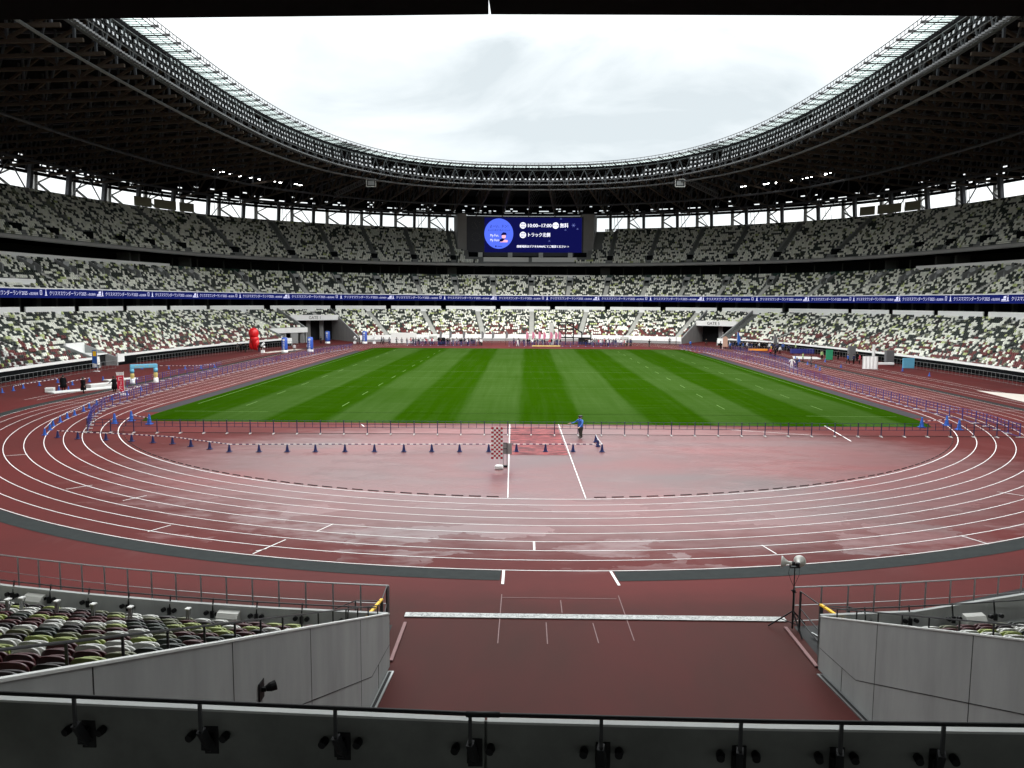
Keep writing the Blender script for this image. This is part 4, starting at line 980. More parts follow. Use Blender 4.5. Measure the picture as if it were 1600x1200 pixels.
# the thousands of others as one object, each seat a folded pan and a leaning back
def boxverts(w_, y0, y1, z0, z1, lean=0.):
    return np.array([(-w_, y0, z0), (w_, y0, z0), (w_, y1, z0), (-w_, y1, z0), (-w_, y0+lean, z1), (w_, y0+lean, z1), (w_, y1+lean, z1), (-w_, y1+lean, z1)])
pv = np.concatenate([boxverts(.205, .24, .31, .30, .83, .06), boxverts(.185, .10, .19, .34, .70, .05)])
bf = np.array([(0, 1, 5, 4), (1, 2, 6, 5), (2, 3, 7, 6), (3, 0, 4, 7), (4, 5, 6, 7)]); pf = np.concatenate([bf, bf+8])
keepi = np.array([k for k in range(len(seat_list)) if k not in INDIV and not (seat_list[k][8] and not -60 < seat_list[k][1]-(-60) < 0 and False)])
A = SA[keepi]; n_ = len(A); jit = rng.uniform(-.012, .012, (n_, 3)); hs = rng.uniform(.97, 1.03, n_)
tx, ty = A[:, 4], -A[:, 3]
vx = A[:, 0, None]+tx[:, None]*pv[None, :, 0]+A[:, 3, None]*(pv[None, :, 1]+jit[:, 0, None])
vy = A[:, 1, None]+ty[:, None]*pv[None, :, 0]+A[:, 4, None]*(pv[None, :, 1]+jit[:, 0, None])
vz = A[:, 2, None]+pv[None, :, 2]*hs[:, None]
VV = np.stack([vx, vy, vz], -1).reshape(-1, 3); FF = (pf[None]+(np.arange(n_)*16)[:, None, None]).reshape(-1, 4)
me = bpy.data.meshes.new('stadium_seats'); me.vertices.add(len(VV)); me.vertices.foreach_set('co', VV.ravel()); me.loops.add(FF.size); me.loops.foreach_set('vertex_index', FF.ravel().astype(np.int32))
me.polygons.add(len(FF)); me.polygons.foreach_set('loop_start', (np.arange(len(FF))*4).astype(np.int32)); me.polygons.foreach_set('loop_total', np.full(len(FF), 4, np.int32))
me.update(calc_edges=True)
cols = np.array([SEATC[c] for c in CN]); fc = cols[A[:, 5].astype(int)]*rng.uniform(.86, 1.1, (n_, 1))
fc = np.concatenate([fc, np.ones((n_, 1))], 1); fc = np.repeat(fc, 10, axis=0)
at = me.attributes.new('seat_colour', 'FLOAT_COLOR', 'FACE'); at.data.foreach_set('color', fc.ravel()); me.materials.append(M['seat_attr'])
o = bpy.data.objects.new('stadium_seats', me); C.objects.link(o); tag(o, 'mosaic of white, green and maroon folding seats filling the three tiers', 'seats', kind='stuff')
print('seats', len(seat_list), 'indiv', sum(1 for k in INDIV if seat_list[k][8]), 'of 300 near')

# ================================================================ ribbon display and video board
RIB = 17.9
sr = np.arange(-(LH-34), LH-34, .5); X, Y, NX, NY = frames(sr); px, py = X+NX*RIB, Y+NY*RIB; cum = np.concatenate([[0], np.cumsum(np.hypot(np.diff(px), np.diff(py)))]); mid = np.interp(0, sr, cum); cum -= mid
def rib(a, z, du=0.): return bowl(float(np.interp(a, cum, sr)), RIB-du, z)
rt_ = empty('led_ribbon_board', (0, 0, 0), 'continuous blue ribbon display with white Japanese lettering along the middle tier front', 'ribbon display')
b_ = MB(); wallstrip(b_, RIB-.02, RIB+.2, 10.42, 11.92, srange(-(LH-34), LH-34, .7)); b_.build('display_band', 'ribbon_blue', rt_)
T1 = text('クリスマスワンダーランド2025', .86); w1_ = max(v[0] for v in T1[0]); T2 = text('in 国立競技場', .55); w2_ = max(v[0] for v in T2[0])
unit = 14.6; k1 = 9.4/w1_; k2 = 2.1/w2_; w1_, w2_ = 9.4, 2.1; a0 = cum[0]+4; lt = MB(); k = 0
while a0 < cum[-1]-16:
    add_text(lt, T1, lambda x, y, z: rib(a0+x*k1, 10.93+y*.95, .045)); add_text(lt, T2, lambda x, y, z: rib(a0+w1_+.35+x*k2, 10.95+y*.9, .045))
    e = a0-.8                                                        # small candle, and present or sleigh marks
    for q in (((-.12, 0), (.12, 0), (.12, .6), (-.12, .6)), ((-.3, -.12), (.3, -.12), (.3, -.02), (-.3, -.02)), ((0, .68), (.1, .82), (0, 1.0), (-.1, .82))): lt.poly([rib(e+x, 10.95+y, .045) for x, y in q])
    e = a0+w1_+w2_+1.1
    if k % 2: qs = (((-.3, .0), (.7, .0), (.85, .3), (-.3, .2)), ((.1, .3), (.8, .38), (.8, .8), (.2, .7)), ((-.4, -.15), (1.0, -.15), (1.0, -.07), (-.4, -.07)))
    else: qs = (((-.25, 0), (.25, 0), (.25, .08), (-.25, .08)), ((-.25, .1), (-.15, .1), (-.15, .7), (-.25, .7)), ((.15, .1), (.25, .1), (.25, .7), (.15, .7)), ((-.25, .72), (.25, .72), (.25, .8), (-.25, .8)))
    for q in qs: lt.poly([rib(e+x, 10.95+y, .045) for x, y in q])
    a0 += unit; k += 1
tag(lt.build('lettering', 'ribbon_white', rt_), 'white Japanese event lettering repeated along the blue band')

SY = 162.6
vb_ = empty('video_board', (0, 0, 0), 'large dark blue video screen with white Japanese text and a blue disc', 'video screen')
b_ = MB(); b_.box(-18.9, SY, 23.9, 16.4, SY+1.2, 35.7); b_.build('board_frame', 'screen_frame', vb_)
b_ = MB(); b_.box(-13.3, SY-.08, 25.0, 15.9, SY-.01, 35.3); b_.build('screen', 'screen_navy', vb_)
dsc = MB(); P = [(-9.0+4.35*math.cos(2*math.pi*i/40), SY-.11, 30.55+4.5*math.sin(2*math.pi*i/40)) for i in range(40)]; dsc.poly([(x, y, max(25.55, z)) for x, y, z in P]); dsc.build('blue_disc', 'screen_disc', vb_)
W_ = MB(); K_ = MB(); D_ = MB()
def put(mb, st, x, z, size, wmax=None, dy=.14, align='LEFT'):
    VF = text(st, size); w_ = max(v[0] for v in VF[0]); k = (wmax/w_) if wmax else 1
    if align == 'CENTER': x -= w_*k/2
    add_text(mb, VF, lambda a, c, d: (x+a*k, SY-dy, z+c))
put(K_, 'よーい、ドン！', -9.0, 32.35, 1.1, 5.6, align='CENTER'); put(K_, 'みんなで走ろう冬のトラック', -9.0, 31.35, .55, 6.6, align='CENTER')
put(W_, 'My Fun,', -11.6, 29.7, 1.05, 2.6); put(W_, 'My Home', -11.6, 28.3, 1.05, 3.2); put(K_, '■ Holiday', -9.0, 26.6, .6, 2.2, align='CENTER')
for cx_, cz, sg in ((-1.75, 33.0, '開催\n時間'), (8.05, 33.0, ''), (-1.75, 30.2, '開催\n場所')):
    W_.poly([(cx_+.95*math.cos(2*math.pi*i/24), SY-.13, cz+.95*math.sin(2*math.pi*i/24)) for i in range(24)])
put(K_, '開催', -2.4, 33.1, .68, 1.3, .16); put(K_, '時間', -2.4, 32.35, .68, 1.3, .16); put(K_, '開催', -2.4, 30.3, .68, 1.3, .16); put(K_, '場所', -2.4, 29.55, .68, 1.3, .16); put(K_, '参加費', 7.25, 32.75, .55, 1.6, .16)
for dx_ in (0, .07):
    put(W_, '10:00~17:00', -.55+dx_, 32.5, 1.45, 7.3); put(W_, '無料', 9.3+dx_, 32.5, 1.45, 2.5); put(W_, 'トラック北側', -.55+dx_, 29.75, 1.35, 6.9); put(W_, '開催場所はデジタルMAPにてご確認ください', -3.6+dx_, 26.5, .8, 14.8)
put(W_, '>', 11.6, 26.45, .9)
for a in range(3):
    an = math.pi*a/3; c_, s_ = math.cos(an), math.sin(an); D_.bar((13.4-c_*.55, SY-.13, 33.1-s_*.55), (13.4+c_*.55, SY-.13, 33.1+s_*.55), .08)
for cx_, cz in ((6.2, 28.3), (14.6, 31.9), (9.6, 34.9), (11, 31.6)): D_.bar((cx_-.28, SY-.13, cz), (cx_+.28, SY-.13, cz), .07); D_.bar((cx_-.2, SY-.13, cz+.3), (cx_+.2, SY-.13, cz+.3), .07)
W_.build('white_lettering', 'screen_white', vb_); K_.build('dark_lettering', 'screen_ink', vb_); D_.build('snowflake', 'screen_dim', vb_)
# plain generic picture of a capped child
g_ = MB(); g_.poly([(-7.5+.62*math.cos(t), SY-.13, 29.7+.62*math.sin(t)) for t in np.linspace(0, 2*math.pi, 18)[:-1]]); g_.poly([(-8.6, SY-.13, 28.0), (-6.4, SY-.13, 28.0), (-6.3, SY-.13, 28.6), (-8.0, SY-.13, 28.9)]); g_.build('picture_face', 'screen_pink', vb_)
g_ = MB(); g_.poly([(-8.4, SY-.15, 30.05), (-6.6, SY-.15, 30.2), (-6.8, SY-.15, 30.8), (-7.6, SY-.15, 31.0), (-8.1, SY-.15, 30.6)]); g_.poly([(-8.9, SY-.15, 28.2), (-7.9, SY-.15, 28.2), (-7.0, SY-.15, 29.1), (-7.9, SY-.15, 29.2), (-8.7, SY-.15, 28.8)]); g_.build('picture_cap', 'screen_ink', vb_)
ck = MB()
for cz, rr_ in ((33.2, 1.3), (29.6, 1.3)):
    for i in range(12):
        a = math.pi*i/6
        ck.bar((-15.9+rr_*.8*math.cos(a), SY-.03, cz+rr_*.8*math.sin(a)), (-15.9+rr_*math.cos(a), SY-.03, cz+rr_*math.sin(a)), .07)
ck.bar((-15.9, SY-.03, 33.2), (-16.4, SY-.03, 33.9), .08); ck.bar((-15.9, SY-.03, 33.2), (-15.3, SY-.03, 32.2), .07); ck.build('clock_dial', 'roof_light', vb_)
# ================================================================ roof fittings
fl = MB(); fl.box(-.24, -.10, -.22, .24, .12, .22); fl2 = MB(); fl2.box(-.20, -.13, -.17, .20, -.101, -.01); fl2.box(-.20, -.13, .02, .20, -.101, .17)
fb = MB(); fb.bar((-1.6, .15, -.3), (1.6, .15, -.3), .07); fbme = None; banks = {}
def bank(rows, cols):
    if (rows, cols) in banks: return dup(banks[rows, cols])
    q = MB()
    for r_ in range(rows): q.bar((-1.6, .2, .93*r_-.3), (1.6, .2, .93*r_-.3), .07)
    q.bar((-1.5, .22, -.4), (-1.5, .22, .93*rows-.2), .06); q.bar((1.5, .22, -.4), (1.5, .22, .93*rows-.2), .06)
    o = q.build('floodlight_bank', 'dark_steel'); tag(o, 'x', 'floodlights')
    for r_ in range(rows):
        for c_ in range(cols):
            l_ = fl.build('lamp', 'dark_steel', o); l_.location = ((c_-(cols-1)/2)*(3.1/cols), 0, .93*r_); g = fl2.build('lens', 'lamp_body', l_)
    banks[rows, cols] = o; return o
for sgn, lb in ((-1, 'left'), (1, 'right')):
    sl = sorted(abs(t) for t in even(lambda t: roofpt(t, 2.6, 0), 3.45, -158, 158) if (t < 0) == (sgn < 0))
    for n_i, t in enumerate(sl):
        rows = 1 if t < 30 or 38 < t < 47 or 57 < t < 62 else 2 if t < 38 or t > 135 or 96 < t < 104 else 3
        o = bank(rows, 3); s = sgn*t; x, y, nx, ny = frame(s); o.location = roofpt(s, 2.4, 40.75); o.rotation_euler = (-.10, 0, math.atan2(ny, nx)-math.pi/2)
        o['label'] = 'bank of grey floodlights, %s from the middle on the %s roof ring' % (nth(n_i+1), lb); o['group'] = 'floodlight banks on the roof ring'
lr = random.Random(3); first = None
for sgn, s0, s1, lb in ((-1, -69, -48.6, 'left'), (1, 47.5, 70, 'right')):
    for c_ in range(5):
        s = s0+(s1-s0)*(c_+.3)/5
        for j, (ds, dd, dz, r_) in enumerate(((0, 0, 0, .42), (.9, .4, .2, .30), (-.4, 1.5, .8, .26), (1.4, 2.6, 1.2, .30), (2.4, 1.2, .2, .16))):
            if lr.random() < .12: continue
            p = bowl(s+ds*.5+lr.uniform(-.2, .2), (15.5 if sgn < 0 else 12.5)+dd*1.5-1, 39.0+dz*.6)
            if first is None:
                o = MB(); o.lathe((0, 0, 0), [(.7, .35), (1.15, .1), (1.2, 0)], 12); first = o.build('lit_lamp', 'dark_steel'); q = MB(); q.lathe((0, 0, 0), [(.75, -.35), (1.0, -.15), (1.0, -.01)], 12); q.build('glowing_lens', 'lamp_lit', first); tag(first, 'x', 'lamp'); o = first
            else: o = dup(first)
            o.location = p; o.scale = (r_*.72, r_*.72, r_*.72); o['group'] = 'lit lamps under the roof'
            o['label'] = '%s lit white lamp in the %s cluster under the %s roof' % (('largest', 'second', 'upper', 'uppermost', 'smallest')[j], ('first', 'second', 'third', 'fourth', 'fifth')[c_ if sgn < 0 else 4-c_], lb)
for x, y, sg, lb in ((-38.1, 115.5, -1, 'left'), (35.6, 114.0, 1, 'right')):
    t = empty('hanging_monitor', (x, y, 38.4), 'small square white-framed screen box hanging under the %s roof edge' % lb, 'monitor')
    q = MB(); q.box(-1.1, -.2, -.8, 1.1, .3, .9); q.build('casing', 'dark_steel', t)
    q = MB()
    for bx in ((-1.15, -1.15, -.85, -1.0, -.85, .95), (1.0, 1.15, -.85, .95)): pass
    q.box(-1.2, -.26, -.9, 1.2, -.201, -.72); q.box(-1.2, -.26, .8, 1.2, -.201, .98); q.box(-1.2, -.26, -.719, -1.02, -.201, .799); q.box(1.02, -.26, -.719, 1.2, -.201, .799); q.build('frame', 'white', t)
    q = MB(); q.box(-.75, -.24, -.5, .75, -.202, .55); q.build('display', 'lamp_body', t)
    t = empty('service_gantry', (0, 0, 0), 'dark lattice gantry sloping under the %s roof beside the hanging screen box' % lb, 'gantry')
    q = MB(); a = Vector((x+1.2*sg, y+.3, 38.6)); c_ = Vector((x+13*sg, y+16, 37.0)); o1 = Vector((0, 0, 1.2))
    q.bar(a, c_, .16); q.bar(a+o1, c_+o1, .16)
    for k in range(16):
        p = a+(c_-a)*k/16; p2 = a+(c_-a)*(k+1)/16; q.bar(p, p2+o1, .09); q.bar(p+o1, p2, .09)
    q.build('lattice', 'roof_light', t)

# ================================================================ crowd barriers and cones
bm_ = MB(); W2 = .9
for z in (1.05, .80, .54): bm_.bar((-W2, 0, z), (W2, 0, z), .030)
for x in (-.3, .3): bm_.bar((x, 0, .54), (x, 0, 1.05), .032)
bm_.bar((-W2, 0, 0.02), (-W2, 0, 1.10), .06); bf_ = MB(); bf_.bar((-W2, -.28, .03), (-W2, .28, .03), .06); bf_.box(-W2-.05, -.06, .0, -W2+.05, .06, .09)
bg_ = MB(); bg_.bar((-W2+.05, .02, .07), (W2-.06, .02, .07), .035)  # bar added for the dark shadow line along the barrier's foot
pro = {}
def barrier(x, y, rz, colr, label, group):
    if colr not in pro:
        r = bm_.build('crowd_barrier', colr); tag(r, label, 'barrier', group); bf_.build('foot', 'offwhite' if colr != 'navy' else 'offwhite', r); bg_.build('shadow_bar', 'black' if colr == 'navy' else colr, r); pro[colr] = r; o = r
    else: o = dup(pro[colr], label=label, group=group)
    o.location = (x, y, 0.02); o.rotation_euler = (0, 0, rz); return o
def run(P, colr, label, group, sp=1.8, skip=None):
    P = [Vector(p) for p in P]; L_ = [0]
    for a, c in zip(P, P[1:]): L_.append(L_[-1]+(c-a).length)
    k = max(1, round(L_[-1]/sp))
    for i in range(k):
        def at(d):
            j = max(q for q in range(len(L_)) if L_[q] <= d+1e-6); j = min(j, len(P)-2); return P[j]+(P[j+1]-P[j])*((d-L_[j])/(L_[j+1]-L_[j]))
        a, c = at(L_[-1]*i/k), at(L_[-1]*(i+1)/k); m_ = (a+c)/2
        if skip and skip(m_): continue
        o = barrier(m_.x, m_.y, math.atan2((c-a).y, (c-a).x), colr, label % nth(i+1), group)
G_ = 'crowd barriers linked into long fences'
run([(-34.5, -17.4), (-20, -17.3), (0, -16.9), (18, -16.6), (37.6, -16.0)], 'navy', 'dark navy barrier, %s from the left in the line behind the front cones', G_)
run([(-34.6, -17.2), (-38.2, -10.0), (-40.3, -4), (-41.6, 8), (-42.2, 20), (-42.2, 32), (-42.0, 44), (-41.2, 58), (-40.3, 76), (-38, 92)], 'barrier_blue', 'blue barrier, %s from the near end of the fence along the left lanes', G_)
run([(37.6, -16), (38.3, -9), (37.6, -2), (37.6, 8), (38.0, 24), (38.4, 38), (38.5, 52), (37.8, 68), (36.6, 86), (33, 97)], 'barrier_blue', 'blue barrier, %s from the near end of the fence along the right lanes', G_)
run([(41.5, 46), (43.5, 58), (44, 72), (43.0, 90)], 'barrier_blue', 'blue barrier, %s from the near end of the outer fence on the right', G_)
run([(-46.5, 12), (-46.8, 24), (-46.2, 40)], 'barrier_blue', 'blue barrier, %s from the near end of the outer fence behind the balloon arch', G_, sp=2.4)
run([(-28, 104), (-12, 104.5)], 'barrier_blue', 'blue barrier, %s from the left before the far left crowd', G_)
run([(-4.5, 104.2), (9, 104.2), (22, 105)], 'barrier_blue', 'blue barrier, %s from the left before the pink flags and scaffold', G_)
cb = MB(); cb.lathe((0, 0, 0), [(.135, .03), (.115, .08), (.045, .50), (.035, .52)], 12); cbs = MB(); cbs.box(-.17, -.17, 0, .17, .17, .03); cst = MB(); cst.lathe((0, 0, 0), [(.094, .20), (.080, .29)], 12); cst2 = MB(); cst2.lathe((0, 0, 0), [(.062, .38), (.052, .45)], 12)
cpro = {}
def cone(x, y, colr, label, group):
    if colr not in cpro:
        r = cb.build('traffic_cone', colr, smooth=False); tag(r, label, 'cone', group); cbs.build('base', colr, r)
        if colr == 'cone_light': cst.build('white_band', 'white', r); cst2.build('white_band', 'white', r)
        cpro[colr] = r; o = r
    else: o = dup(cpro[colr], label=label, group=group)
    o.location = (x, y, .02); return o
mk('pink_flag', (.42, .13, .20), .8, var=.35, scale=3)
mk('cone_light', (.02, .10, .42), .45, var=.06)
CR = [(-35.5, -19.6), (-33.7, -20.1), (-31.4, -20.5), (-29.3, -20.9), (-27.5, -21.4), (-25.9, -21.8), (-24.2, -22.7), (-22.5, -23.6), (-20.8, -24.5), (-18.8, -24.4), (-16.9, -24.3), (-15.0, -24.2), (-13.0, -24.1), (-11.0, -24.0), (-9.0, -23.9), (-7.1, -23.8), (-5.2, -23.7), (-3.2, -23.6), (-1.3, -23.5), (0.7, -23.4), (2.6, -23.3), (4.6, -23.3), (4.5, -21.3), (4.5, -19.5)]
NUM = ['first', 'second', 'third', 'fourth', 'fifth', 'sixth', 'seventh', 'eighth', 'ninth', 'tenth', 'eleventh', 'twelfth', 'thirteenth', 'fourteenth', 'fifteenth', 'sixteenth', 'seventeenth', 'eighteenth', 'nineteenth', 'twentieth', 'twenty-first', 'twenty-second', 'twenty-third', 'twenty-fourth']
for i, (x, y) in enumerate(CR): cone(x, y, 'cone_blue', 'dark blue cone, %s from the left in the row before the navy barriers' % NUM[i], 'cones in the front row')
CL = [(-37.1, -18.6), (-38.1, -16.3), (-39.0, -14.4), (-39.6, -12.4), (-40.3, -10.2), (-40.7, -8.4), (-41.3, -5.9), (-41.9, -3.9), (-42.5, -1.5), (-43.1, 2.5), (-43.6, 6.5), (-44.3, 11)]
for i, (x, y) in enumerate(CL): cone(x, y, 'cone_light', 'white-banded blue cone, %s from the front along the left bend' % NUM[i], 'cones along the left bend')
for x, y, lb in ((-31.8, -13.0, 'on the grass corner at the left'), (-34.1, -11.4, 'beside the left kerb at the grass corner'), (-34.8, -12.8, 'on the lane line at the left grass corner'), (32.4, -11.3, 'on the grass corner at the right'), (35.1, -10.1, 'beside the right kerb behind the barriers'), (34.9, -12.4, 'on the right lane line at the grass corner')):
    cone(x, y, 'cone_light', 'blue cone with white bands '+lb, 'cones at the grass corners').scale = (1.5, 1.5, 1.6)
for i, (x, y) in enumerate([(-58.0, 7.7), (-58.0, 9.6), (-58.5, 12.1), (-58.3, 14.8), (-58.2, 18.3), (-53.4, 10.5), (-52.0, 10.0), (-55.0, 15.9), (-55.0, 19.6), (-54.3, 21.5), (-58.4, 36.8), (-57.4, 38.0), (-53.6, 38.4), (-51.2, 38.5), (-49.3, 39.6), (-48.1, 41.8)]):
    cone(x, y, 'cone_light', 'small blue and white cone, %s from the left behind the white mats' % NUM[i], 'cones round the left throwing area')
for i, (x, y) in enumerate([(47.5, 62), (46.8, 56), (46, 50), (50, 50), (44.6, 44.5), (57, 44), (52, 62), (49.5, 70), (57, 36)]):
    cone(x, y, 'cone_light', 'small blue and white cone, %s from the left by the people on the right' % NUM[i], 'cones by the right-hand group')
def cone_bar(p, q, label, grp='striped bars linking the cones'):
    b_ = MB(); p = Vector((*p, .53)); q = Vector((*q, .53)); n_ = 9
    for k in range(n_): b_.bar(p+(q-p)*k/n_, p+(q-p)*(k+1)/n_, .045, .045, k % 2)
    tag(b_.build('cone_bar', ['white', 'cone_blue']), label, 'bar', grp)
for i in range(len(CR)-1): cone_bar(CR[i], CR[i+1], 'white and blue striped bar right of the %s cone in the front row' % NUM[i])
for i in range(len(CL)-1): cone_bar(CL[i], CL[i+1], 'striped bar behind the %s cone along the left bend' % NUM[i])
cone_bar((-31.8, -13.0), (-34.1, -11.4), 'striped bar between the blue cones on the left grass corner'); cone_bar((32.4, -11.3), (35.1, -10.1), 'striped bar between the blue cones on the right grass corner')
FL = [(-58.0, 9.6), (-58.5, 12.1), (-58.3, 14.8), (-58.2, 18.3)]
for i in range(3): cone_bar(FL[i], FL[i+1], 'striped bar along the left fence, %s from the front' % NUM[i])
for p, q, lb in (((-53.4, 10.5), (-55, 15.9), 'before'), ((-55, 15.9), (-55, 19.6), 'behind')): cone_bar(p, q, 'striped bar on the cones %s the white mats at the left' % lb)
FL = [(-58.4, 36.8), (-57.4, 38.0), (-53.6, 38.4), (-51.2, 38.5), (-49.3, 39.6), (-48.1, 41.8)]
for i in range(5): cone_bar(FL[i], FL[i+1], 'striped bar behind the balloon arch, %s from the left' % NUM[i])

# ================================================================ things on the field
def vtext(mb, st, size, fn, gap=1.05, m=0, mirror=False):            # vertical lettering
    for i, ch in enumerate(st):
        V, F = text(ch, size); cx_ = (max(v[0] for v in V)+min(v[0] for v in V))/2; sg = -1 if mirror else 1
        add_text(mb, (V, F), lambda a, c, d: fn((a-cx_)*sg, c-size*gap*(i+1)), m)
# white mat strip across the gate
b_ = MB(); 
for i in range(10):
    x0 = -4.62+1.243*i; b_.box(x0, -52.12, .02, x0+1.237, -51.78, .045)
t = b_.build('timing_mat', 'mat_metal'); tag(t, 'long pale metal strip of perforated plates lying across the gate floor', 'mat')
q = MB(); lr = random.Random(9)
for i in range(1800):
    x = -4.5+12.2*lr.random(); y = -52.09+.28*lr.random(); w_ = lr.uniform(.01, .05); q.quad((x, y, .0475), (x+w_, y, .0475), (x+w_, y+.012, .0475), (x, y+.012, .0475))
q.build('perforation', 'dark_steel', t)
# tripod with two horn loudspeakers
t = empty('tripod_loudspeaker', (7.75, -52.75, .02), 'black tripod stand with two grey horn loudspeakers facing apart, at the right of the gate', 'loudspeaker')
b_ = MB(); b_.tube([(0, 0, .05), (0, 0, 1.3)], .028, 8); b_.tube([(0, 0, 1.25), (0, 0, 2.02)], .018, 8); b_.build('pole', 'black', t)
b_ = MB(); b_.lathe((0, 0, 1.22), [(.05, 0), (.055, .08), (.03, .10)], 8); b_.bar((0, 0, 1.28), (-.09, -.02, 1.30), .03); b_.bar((0, 0, 1.25), (.08, 0, 1.23), .03); b_.build('clamp', 'black', t)
for an in (R(160), R(275), R(40)):
    b_ = MB(); e = Vector((math.cos(an)*.72, math.sin(an)*.72, .02)); b_.bar((0, 0, .62), e, .035); b_.bar((0, 0, .22), (e.x*.5, e.y*.5, .32), .02); b_.build('leg', 'black', t)
b_ = MB(); b_.bar((-.16, 0, 2.03), (.16, 0, 2.03), .04); b_.bar((-.15, 0, 2.03), (-.15, 0, 2.14), .03); b_.bar((.13, 0, 2.03), (.13, 0, 2.14), .03); b_.build('crossbar', 'black', t)
def horn(p, d):
    p = Vector(p); d = Vector(d).normalized(); pts = [p+d*k for k in (-.14, -.05, 0, .06, .12, .18, .22)]; rr_ = [.055, .06, .05, .075, .12, .175, .19]
    b_ = MB(); b_.tube(pts, rr_, 20, cap=True); o = b_.build('horn', 'horn_grey', t, smooth=True); q = MB(); q.tube([p-d*.20, p-d*.10], [.06, .066], 12); q.build('driver', 'black', o)
horn((-.20, 0, 2.18), (-1, .35, .05)); horn((.12, .03, 2.16), (.55, 1, .02))
b_ = MB(); b_.tube([(-.15, 0, 2.1), (-.19, 0, 1.85), (-.1, 0, 1.6), (0, 0, 1.4)], .007, 5); b_.tube([(.14, 0, 2.05), (.15, 0, 1.8), (.05, 0, 1.55), (0, 0, 1.4)], .007, 5); b_.build('cable', 'black', t)
# chequered banner
t = empty('checkered_banner', (-2.35, -29.2, .02), 'red and white chequered upright banner on a white base, in front of the cones', 'banner')
b_ = MB(); cw = .137; X0 = -.42
for i in range(5):
    for j in range(15):
        z0 = .62+j*.131; zz = lambda a: .03*math.sin(a*1.6+1)
        x0, x1 = X0+i*cw-(.02 if i == 0 else 0), X0+(i+1)*cw; fy = lambda x, z: .03*math.sin(7*x+1.3*z)
        b_.quad((x0, fy(x0, z0), z0), (x1, fy(x1, z0), z0), (x1, fy(x1, z0+.131), z0+.131), (x0, fy(x0, z0+.131), z0+.131), (i+j) % 2)
o = b_.build('cloth', ['checker_red', 'white'], t); so = o.modifiers.new('thick', 'SOLIDIFY'); so.thickness = .004
b_ = MB(); b_.tube([(.06, 0, .2), (.06, 0, .62)], .012, 6); b_.tube([(.28, .02, .2), (.28, .02, 2.62)], .011, 6); b_.build('pole', 'offwhite', t)
b_ = MB(); b_.lathe((.05, 0, 0), [(.25, .0), (.27, .05), (.27, .18), (.22, .24), (.06, .26)], 16, sy=.7); b_.build('base', 'white', t, smooth=False)
t = empty('sign_stand', (-1.95, -28.6, .02), 'thin black metal stand with a small grey board beside the chequered banner', 'stand')
b_ = MB(); b_.bar((-.12, 0, .0), (-.12, 0, 1.52), .03); b_.bar((.12, 0, 0), (.12, 0, 1.52), .03); b_.bar((-.12, 0, 1.51), (.12, 0, 1.51), .03); b_.bar((-.12, 0, 1.15), (.12, 0, 1.15), .03); b_.box(-.1, -.12, 0, .16, .12, .10); b_.build('frame', 'black', t)
b_ = MB(); b_.box(-.1, .05, .80, .42, .07, 1.49); b_.build('board', 'concrete', t)
# red flag banner seen from behind
t = empty('flag_banner', (-44.3, 6.6, .02), 'tall crimson flag banner with mirrored white lettering on a white cross base, left lanes', 'banner')
b_ = MB(); b_.tube([(.38, 0, .1), (.38, 0, 2.45)], .02, 6); b_.tube([(-.4, 0, 2.42), (.4, 0, 2.45)], .02, 6); b_.build('pole', 'white', t)
b_ = MB(); b_.poly([(-.42, 0, 2.40), (.38, 0, 2.45), (.38, 0, .35), (.15, 0, .30), (-.36, .03, .62)]); o = b_.build('cloth', 'banner_red', t); o.modifiers.new('s', 'SOLIDIFY').thickness = .01
b_ = MB(); b_.poly([(-.46, -.012, 2.48), (-.36, -.012, 2.40), (.30, -.012, 2.44), (.40, -.012, 2.56), (.36, -.012, 2.14), (-.40, -.012, 2.10)]); b_.build('top_strip', 'white', t)
b_ = MB(); add_text(b_, text('START', .2, align='CENTER'), lambda a, c, d: (-a, -.02, 2.20+c)); b_.build('top_lettering', 'cloth_grey', t)
b_ = MB(); vtext(b_, 'コｌス', .52, lambda a, c: (a*1.15+.0, -.014, 2.10+c), gap=1.0, mirror=True); b_.build('lettering', 'white', t)
b_ = MB(); b_.box(.1, -.28, 0, .66, .28, .14); b_.box(-.1, -.06, 0, .8, .06, .10); b_.build('base', 'white', t)
# balloon arch
t = empty('balloon_arch', (-47.6, 18.6, .02), 'small start arch with a light blue top and mustard pillars on the left lanes', 'arch', rz=R(36))
b_ = MB(); b_.box(-1.55, -.18, 1.86, 1.55, .18, 2.36); b_.build('top_beam', 'sky_blue', t, bevel=.08)
b_ = MB(); add_text(b_, text('わくわく・ラン', .3, align='CENTER'), lambda a, c, d: (a, -.2, 2.0+c)); b_.build('lettering', 'mustard', t)
for x in (-1.33, 1.33):
    b_ = MB(); b_.lathe((x, 0, 0), [(.2, .0), (.25, .4), (.2, .7), (.26, 1.0), (.2, 1.3)], 10); o = b_.build('pillar', 'mustard', t, smooth=True)
    b_ = MB(); b_.lathe((x, 0, 0), [(.22, 1.3), (.26, 1.55), (.24, 1.858)], 10); b_.build('pillar_top', 'sky_blue', o, smooth=True)
    b_ = MB(); b_.lathe((x, -.02, 0), [(.32, .0), (.28, .2), (.27, .62), (.10, .66)], 10); b_.build('pillar_foot', 'white', o, smooth=True)
